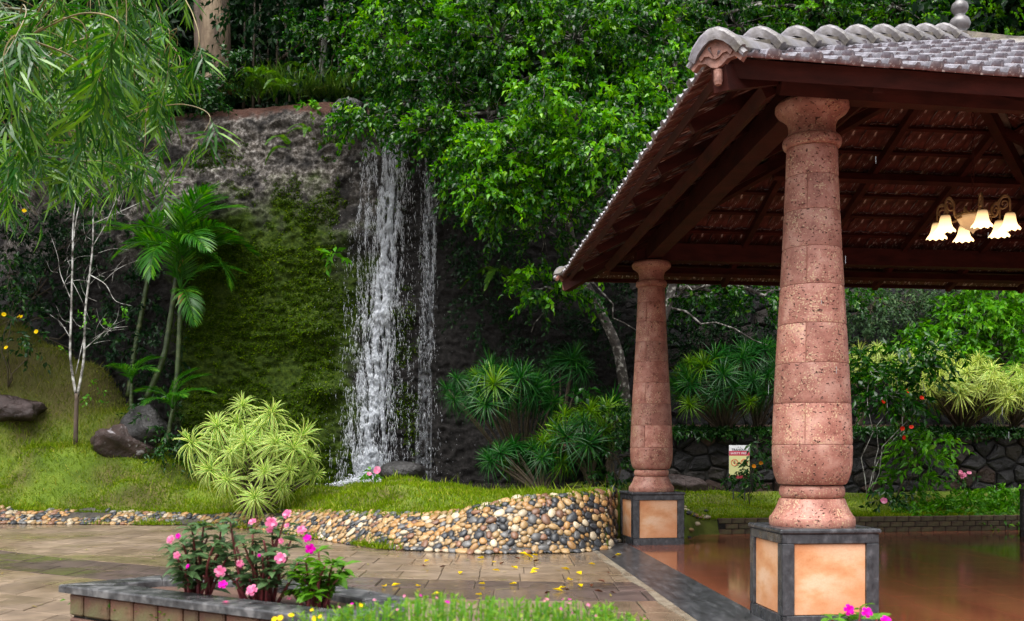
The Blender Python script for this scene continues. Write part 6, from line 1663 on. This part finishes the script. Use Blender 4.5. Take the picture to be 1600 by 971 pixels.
# weeds and dead leaves along the rim of the cliff
n = 700; rx = rng.uniform(-10, -2.4, n); ry = np.array([cliff_y(a, 10.6) for a in rx]) + rng.uniform(-0.15, 1.3, n); rz = np.array([hill_z(a, b) for a, b in zip(rx, ry)]) + 0.02
u = unit(n); u[:, 2] = np.abs(u[:, 2]) * 0.7; u[:, 1] -= 0.3
q = MB(); q.add(*sprays(np.stack([rx, ry, np.minimum(rz, 10.8)], 1)[:430], u[:430], 7, 0.32, 0.13, 0.055)); kind(q.build('weeds', M_darkl), 'stuff')['label'] = 'green weeds growing along the rim of the cliff'
q = MB(); q.add(*sprays(np.stack([rx, ry, np.minimum(rz, 10.75)], 1)[430:], u[430:], 8, 0.4, 0.12, 0.045)); kind(q.build('dead_leaves', leafmat('dead_leaf', (0.03, 0.016, 0.010), (0.10, 0.055, 0.03), (0.2, 0.13, 0.07), 0.7, 0.1, 0.2)), 'stuff')['label'] = 'brown dead leaves and roots on the rim soil'
# ================================================================== foreground planter of brick with granite coping
ZP = 0.97
def ring_xy(pts, off):
    """offset a CCW polygon inward"""
    n = len(pts); o = []
    for i in range(n):
        p0, p1, p2 = [Vector(p) for p in (pts[i - 1], pts[i], pts[(i + 1) % n])]
        a, b = (p1 - p0).normalized(), (p2 - p1).normalized(); na, nb = Vector((-a.y, a.x)), Vector((-b.y, b.x))
        m_ = (na + nb).normalized(); o.append(p1 + m_ * off / max(0.35, m_.dot(na)))
    return o
OUT = [(-2.14, 4.83), (-0.66, 3.84), (-0.42, 4.02), (-0.46, 4.42), (-0.78, 4.78), (-1.30, 5.16), (-1.78, 5.20)]
pl = thing('brick_planter', 'angular mossy brick planter with grey granite coping in the foreground', 'planter', (-1.2, 4.6, 0))
IN = ring_xy(OUT, 0.17)
n = len(OUT)
M_cop = surf('planter_coping', [(0.35, (0.02, 0.02, 0.022)), (0.5, (0.052, 0.053, 0.056)), (0.65, (0.13, 0.128, 0.13))], 16, 8, 0.38, 0.3, 40, per=0.1, rvar=(3, 0.18, 0.5), bdist=0.006)
for i in range(n):
    a, b, c, d = Vector(OUT[i]), Vector(OUT[(i + 1) % n]), IN[(i + 1) % n], IN[i]
    cc = (a + b + c + d) / 4; poly = [p + (cc - p) * 0.004 for p in (a, b, c, d)]
    V = [(p.x, p.y, ZP - 0.036) for p in poly] + [(p.x, p.y, ZP - 0.008) for p in poly] + [((p + (cc - p) * 0.03).x, (p + (cc - p) * 0.03).y, ZP) for p in poly]
    F = [(3, 2, 1, 0), (8, 9, 10, 11)] + [(j * 4 + k, j * 4 + (k + 1) % 4, (j + 1) * 4 + (k + 1) % 4, (j + 1) * 4 + k) for j in range(2) for k in range(4)]
    q = MB(); q.add(V, F); q.build('coping_slab', M_cop, pl)
WALL = ring_xy(OUT, 0.035); WIN = ring_xy(OUT, 0.13)
M_brk = surf('old_red_brick', [(0.3, (0.08, 0.022, 0.014)), (0.6, (0.18, 0.058, 0.04)), (0.8, (0.27, 0.13, 0.10))], 9, 6, 0.6, 0.6, 30, per=0.28, stops2=[(0.3, (0.035, 0.035, 0.014)), (0.7, (0.11, 0.10, 0.04))], scale2=3.5, bdist=0.012)
q = MB()
for i in range(n):
    a, b = ring_xy(OUT, 0.045)[i], ring_xy(OUT, 0.045)[(i + 1) % n]
    c, d = WIN[(i + 1) % n], WIN[i]
    q.add([(p.x, p.y, z) for z in (0.0, ZP - 0.038) for p in (a, b, c, d)], [(3, 2, 1, 0), (4, 5, 6, 7)] + [(k, (k + 1) % 4, 4 + (k + 1) % 4, 4 + k) for k in range(4)])
q.build('mortar_bed', M_wallj, pl)
for i in range(n):
    a, b = WALL[i], WALL[(i + 1) % n]; e = (b - a); L = e.length; e.normalize(); nn = Vector((e.y, -e.x)); an = math.atan2(e.y, e.x)
    for row in range(9):
        z = ZP - 0.036 - 0.056 - row * 0.114
        s = 0.0 if row % 2 else -0.06
        while s < L - 0.02:
            l_ = rnd.choice((0.10, 0.17, 0.17, 0.2)); s0, s1 = max(s, 0.0), min(s + l_, L)
            if s1 - s0 > 0.03:
                c = a + e * (s0 + s1) / 2 - nn * 0.02
                q = MB(); q.add(*bevbox((0, 0, 0), (s1 - s0 - 0.012, 0.06, 0.102), 0.008)); link('brick', q.mesh('brick', M_brk), pl, Matrix.Translation((c.x, c.y, z)) @ Matrix.Rotation(an + rnd.uniform(-0.015, 0.015), 4, 'Z'))
            s += l_
q = MB(); q.add([(p.x, p.y, ZP - 0.035) for p in ring_xy(OUT, 0.12)], [tuple(range(n))]); q.build('soil', M_soil, pl)
# little weeds on the bricks
q = MB(); pos = []
for _ in range(90):
    i = 0; t_ = rnd.random(); p = Vector(OUT[0]).lerp(Vector(OUT[1]), t_); pos.append((p.x + 0.02, p.y + 0.03, ZP - 0.07 - rnd.choice((0, 0.114)) - rnd.random() * 0.03))
pos = np.array(pos); q.add(*kite_leaves(pos, rng.normal(size=pos.shape) * 0.5 + np.array([-0.3, -0.6, 0.2]), unit(len(pos)), rng.uniform(0.012, 0.03, len(pos)), rng.uniform(0.008, 0.018, len(pos)))); kind(q.build('moss', M_bright, pl), 'stuff')

# ------------------------------------------------------------------ impatiens
M_imp = leafmat('impatiens_leaf', (0.04, 0.075, 0.035), (0.11, 0.18, 0.08), (0.24, 0.28, 0.16), 0.3, 0.25, 0.5, patch=5)
M_impg = leafmat('impatiens_green_leaf', (0.05, 0.13, 0.025), (0.12, 0.25, 0.04), (0.2, 0.32, 0.08), 0.3, 0.3, 0.5, patch=5)
M_stem = surf('red_stem', [(0.3, (0.12, 0.02, 0.03)), (0.7, (0.26, 0.06, 0.06))], 20, 3, 0.4, 0.1)
def leaf_mesh(name, mat, seed):
    q_ = MB(); r = random.Random(seed); V = []; F = []
    rows = [(0.0, 0.03), (0.12, 0.10), (0.32, 0.20), (0.55, 0.21), (0.8, 0.11), (1.0, 0.005)]
    for t_, w in rows:
        z = -0.22 * t_ * t_ + 0.05 * math.sin(t_ * 3)
        for k in (-1, 0, 1): V.append((t_, k * w, z + abs(k) * w * 0.25))
    for j in range(5):
        for k in range(2): F.append((j * 3 + k, j * 3 + k + 1, j * 3 + k + 4, j * 3 + k + 3))
    q_.add(V, F); return q_.mesh(name, mat, True)
LI = [leaf_mesh('leaf', M_imp, 1)]; LG = [leaf_mesh('leaf', M_impg, 2)]
ME_PF = flower_mesh('flower', M_pink, 5, 0.026, 0.022, 0.05, 2); ME_MF = flower_mesh('flower', M_mag, 5, 0.026, 0.022, 0.05, 2)
def orient(p, ax, s, roll=None):
    ax = Vector(ax).normalized(); yv = Vector((0, 0, 1)).cross(ax)
    if yv.length < 0.05: yv = Vector((0, 1, 0))
    yv.normalize(); M_ = Matrix((ax, yv, ax.cross(yv))).transposed().to_4x4(); M_.translation = p
    return M_ @ Matrix.Rotation(rnd.uniform(-0.5, 0.5) if roll is None else roll, 4, 'X') @ Matrix.Scale(s, 4)
def impatiens(label, bx, by, tips, leaf, D, flowers, lsz=0.078):
    b0 = Vector((bx, by, ZP - 0.035)); T = thing('impatiens_plant', label, 'flowering plant', tuple(b0)); q_ = MB(); nl = 0
    for px, py in tips:
        tip = P(px, py, D + rnd.uniform(-0.12, 0.12)); st = b0 + Vector(((tip.x - bx) * 0.45, rnd.uniform(-.06, .06), 0))
        sp = spline([st, st.lerp(tip, 0.5) + Vector((rnd.uniform(-.02, .02), 0, 0.02)), tip], 10); q_.add(*tube(sp, [0.008 - 0.004 * i / 10 for i in range(11)], 6))
        for i in (2, 3, 3, 4, 4, 5, 5, 6, 6, 7, 7, 8, 9, 10, 10, 10):
            if nl >= 295 or (i < 5 and rnd.random() < 0.3): continue
            for s_ in range(1 if i < 8 else 2):
                a = rnd.uniform(0, 6.28); link('leaf', rnd.choice(leaf), T, orient(sp[i], (math.cos(a), math.sin(a), rnd.uniform(-0.25, 0.6)), lsz * rnd.uniform(0.65, 1.15))); nl += 1
    q_.build('stems', M_stem, T, True)
    for px, py, s, mg in flowers: put_flower(T, ME_MF if mg else ME_PF, P(px, py, D - 0.18), s * 0.82, (rnd.uniform(-0.6, 0.6), -1, rnd.uniform(-0.1, 0.9)))
    return T
impatiens('bushy dark-leaved impatiens with pink blooms at the planter end', -1.45, 4.62, [(285, 845), (300, 828), (318, 822), (275, 870), (335, 850), (310, 870), (345, 830), (290, 895), (330, 890), (355, 870), (268, 855), (325, 838), (300, 850), (350, 850), (280, 885), (318, 900)], LI, 4.45, [(266, 843, 0.95, 0), (278, 838, 0.6, 1), (276, 868, 0.8, 0), (293, 885, 0.5, 1)])
impatiens('tallest dark-leaved impatiens crowned with pink flowers in the planter', -1.12, 4.5, [(360, 815), (395, 835), (380, 850), (425, 825), (445, 812), (410, 870), (372, 885), (440, 860), (455, 845), (430, 890), (465, 880), (390, 905), (350, 895), (420, 910), (400, 850), (365, 840), (412, 845), (450, 870), (385, 870), (445, 900), (405, 890), (370, 905), (435, 835)], LI, 4.4, [(394, 815, 0.85, 0), (424, 817, 1.2, 0), (421, 828, 0.7, 0), (448, 803, 1.0, 0), (448, 821, 0.6, 0), (471, 828, 0.95, 0), (480, 841, 0.85, 1), (485, 858, 1.05, 1), (438, 872, 1.2, 0), (439, 846, 0.6, 0), (344, 893, 1.15, 0), (348, 913, 0.95, 1), (375, 881, 0.8, 0), (393, 922, 1.2, 0), (405, 868, 0.35, 1)])
impatiens('green-leaved impatiens without blooms at the right end of the planter', -0.85, 4.36, [(498, 862), (478, 880), (520, 880), (538, 885), (500, 905), (475, 905), (515, 915), (455, 925), (490, 930), (508, 885), (530, 905), (465, 895), (485, 915)], LG, 4.3, [])
# two fallen petals on the coping
for px, py in ((353, 943), (452, 938)):
    D = 1600 * (1.6 - ZP) / (py - 705); o_ = link('fallen_petal', ME_PF, None, Matrix.Translation(P(px, py, D) + Vector((0, 0, 0.006))) @ Matrix.Scale(0.55, 4)); tag(o_, 'fallen pink petal cluster on the planter coping' if px < 400 else 'fallen pink petal cluster on the planter soil', 'petal'); o_['kind'] = 'thing'

# ------------------------------------------------------------------ low bed of small plants nearest the camera
q = MB(); q.add(*bevbox((0.15, 2.55, 0.5), (2.3, 0.9, 1.0), 0.03)); bed = thing('flower_bed', 'low raised bed holding small blurred plants at the very front', 'flower bed', (0.15, 2.55, 0)); q.build('bed_wall', M_brk, bed)
M_port = leafmat('purslane_leaf', (0.09, 0.19, 0.035), (0.2, 0.35, 0.06), (0.40, 0.48, 0.13), 0.4, 0.35, 0.4, patch=8)
ME_SY = flower_mesh('flower', M_yel, 5, 0.016, 0.018, 0.3); ME_SP = flower_mesh('flower', M_mag, 5, 0.013, 0.014, 0.3); ME_SW = flower_mesh('flower', M_pink, 5, 0.012, 0.013, 0.3)
pls = [(430, 560), (520, 640), (600, 720), (690, 800), (770, 880), (850, 960), (930, 1010)]
for i, (x0, x1) in enumerate(pls):
    D = 2.75; T = thing('bedding_plant', ('small green bedding plant with yellow flowers against the planter', 'second small bedding plant from the planter corner', 'third small bedding plant from the planter corner', 'fourth small bedding plant from the planter corner', 'fifth small bedding plant, below the yellow leaves on the paving', 'sixth small bedding plant, second from the row end', 'last small bedding plant at the end of the front row')[i], 'bedding plant', tuple(P((x0 + x1) / 2, 1040, D)), 'bedding plants along the front')
    ns = 48; q = MB(); q2 = MB(); tops = []
    for k in range(ns):
        px = rnd.uniform(x0 - 15, x1 + 15); top_y = np.interp(px, [400, 450, 540, 620, 700, 780, 900, 960, 1020], [975, 962, 944, 930, 924, 932, 938, 944, 974]) + abs(rnd.gauss(0, 15))
        Dk = D + rnd.uniform(-0.22, 0.25); a = P(px + rnd.uniform(-6, 6), 1045, Dk); b = P(px, top_y, Dk); tops.append(b)
        q2.add(*tube([a, a.lerp(b, 0.5) + Vector((rnd.uniform(-.006, .006), 0, 0)), b], [0.0022, 0.0018, 0.0012], 4))
        m_ = 13; t_ = rng.uniform(0.25, 1.0, m_)[:, None]; pos = np.array(a) * (1 - t_) + np.array(b) * t_
        d = rng.normal(size=(m_, 3)) * 0.6 + np.array([0, 0, 0.75]); q.add(*kite_leaves(pos, d, unit(m_), rng.uniform(0.010, 0.024, m_), rng.uniform(0.005, 0.009, m_), 0.2, 0.1))
    q.build('foliage', M_port, T); q2.build('stems', M_bright, T)
    for k in range(4): put_flower(T, rnd.choice((ME_SP, ME_SW, ME_SW) if i else (ME_SY,)), rnd.choice(tops) + Vector((0, -0.02, 0.004)), rnd.uniform(0.3, 0.6), (0, -0.5, 1))
    if i == 0:
        for px, py in ((438, 966), (429, 968), (492, 967)): put_flower(T, ME_SY, P(px, py, D - 0.1), 0.5, (0, -0.8, 0.7))
imp2 = thing('impatiens_plant', 'magenta-flowered impatiens tip before the near pillar plinth', 'flowering plant', tuple(P(1330, 1060, 4.0)))
q = MB()
for px, py in ((1300, 968), (1325, 958), (1345, 950), (1370, 968), (1312, 965)):
    a, b = P(1335, 1060, 4.0), P(px, py, 4.0 + rnd.uniform(-0.1, 0.1)); sp = spline([a, a.lerp(b, 0.5), b], 8); q.add(*tube(sp, 0.005, 5))
    for k in range(7): an = rnd.uniform(0, 6.28); link('leaf', LG[0], imp2, orient(sp[rnd.choice((5, 6, 7, 8, 8))], (math.cos(an), math.sin(an), rnd.uniform(0, 0.5)), 0.07))
q.build('stems', M_stem, imp2, True)
for px, py in ((1327, 953), (1355, 957), (1385, 969)): put_flower(imp2, ME_MF, P(px, py, 3.85), 0.85, (0, -1, 0.5))
p_ = thing('flower_pot', 'clay pot under the magenta impatiens, below the picture edge', 'pot', (1.33, 4.0, 0)); q = MB(); q.add(*lathe([(0.0, 0.0), (.13, 0), (.19, .68), (.21, .69), (.21, .74), (.18, .74), (.17, .70), (0, .70)], 24, (1.33, 4.0, 0), close=False)); q.build('pot', M_terra, p_, True)

# ------------------------------------------------------------------ fallen leaves on the wet paving
M_fy = leafmat('fallen_yellow_leaf', (0.55, 0.36, 0.02), (0.75, 0.55, 0.04), (0.6, 0.25, 0.03), 0.4, 0.2)
M_fb = leafmat('fallen_brown_leaf', (0.06, 0.025, 0.015), (0.12, 0.05, 0.03), None, 0.4, 0.1)
q = MB(); q.add(*kite_leaves(np.array([[-0.5, 0, 0.05]]), np.array([[1., 0, 0.05]]), np.array([[0, 0, 1.]]), 1.0, 0.6, 0.35, -0.1)); ME_FY = q.mesh('fallen_leaf', M_fy)
q = MB(); q.add(*kite_leaves(np.array([[-0.5, 0, 0.05]]), np.array([[1., 0, 0.05]]), np.array([[0, 0, 1.]]), 1.0, 0.55, 0.4, -0.15)); ME_FB = q.mesh('fallen_leaf', M_fb)
spots = [(667, 878), (668, 894), (721, 897), (775, 893), (803, 889), (751, 874), (772, 880), (825, 870), (829, 872), (834, 896), (818, 867), (836, 869), (601, 918), (619, 916), (653, 917), (682, 930), (748, 931), (753, 914), (802, 914), (871, 924), (879, 920), (890, 908), (905, 898), (883, 891), (836, 892), (906, 917), (966, 868), (925, 883)]
for px, py in spots:
    D = 1600 * 1.605 / (py - 705); o_ = link('fallen_leaf', ME_FY, None, Matrix.Translation(P(px, py, D)) @ Matrix.Rotation(rnd.uniform(0, 6.28), 4, 'Z') @ Matrix.Rotation(rnd.uniform(-0.25, 0.25), 4, 'X') @ Matrix.Scale(rnd.uniform(0.09, 0.15), 4)); tag(o_, 'fallen yellow leaf lying on the wet paving', 'leaf', 'yellow leaves on the paving'); o_['kind'] = 'thing'
for px, py in ((808, 874), (785, 882), (838, 878), (856, 928), (923, 882), (950, 896), (940, 910), (925, 917), (957, 927), (960, 872), (885, 923), (692, 887), (662, 886), (935, 926)):
    D = 1600 * 1.605 / (py - 705); o_ = link('fallen_leaf', ME_FB, None, Matrix.Translation(P(px, py, D)) @ Matrix.Rotation(rnd.uniform(0, 6.28), 4, 'Z') @ Matrix.Rotation(rnd.uniform(-0.3, 0.3), 4, 'X') @ Matrix.Scale(rnd.uniform(0.07, 0.12), 4)); tag(o_, 'fallen dark brown leaf lying on the wet paving', 'leaf', 'brown leaves on the paving'); o_['kind'] = 'thing'

# straw, stalks and bits of leaf blown over the paving and lawn
n = 420; lx = rng.uniform(-10, 1.3, n); ly = rng.uniform(9.8, 23.5, n); lz = np.where(ly > np.interp(lx, EX, EY), lawn_z(lx, ly) + 0.04, 0.0)
kp = (ly < np.interp(lx, EX, EY) - 0.15) | (ly > np.interp(lx, EX, EY) + 1.3)
kp &= ~((lx > -5) & (ly > 20.5)); lx, ly, lz = lx[kp], ly[kp], lz[kp]; n = len(lx); a = rng.random(n) * 6.28
q = MB(); q.add(*blades(np.stack([lx, ly, lz], 1), np.stack([np.cos(a), np.sin(a), np.full(n, 0.01)], 1), np.tile([0, 0, 1.0], (n, 1)), rng.uniform(0.05, 0.28, n), rng.uniform(0.008, 0.022, n), 0.0))
kind(q.build('litter', leafmat('dry_litter', (0.12, 0.09, 0.03), (0.30, 0.24, 0.10), (0.2, 0.3, 0.05), 0.6, 0.1, 0.3)), 'stuff')['label'] = 'straw and bits of leaf strewn over the paving and lawn'
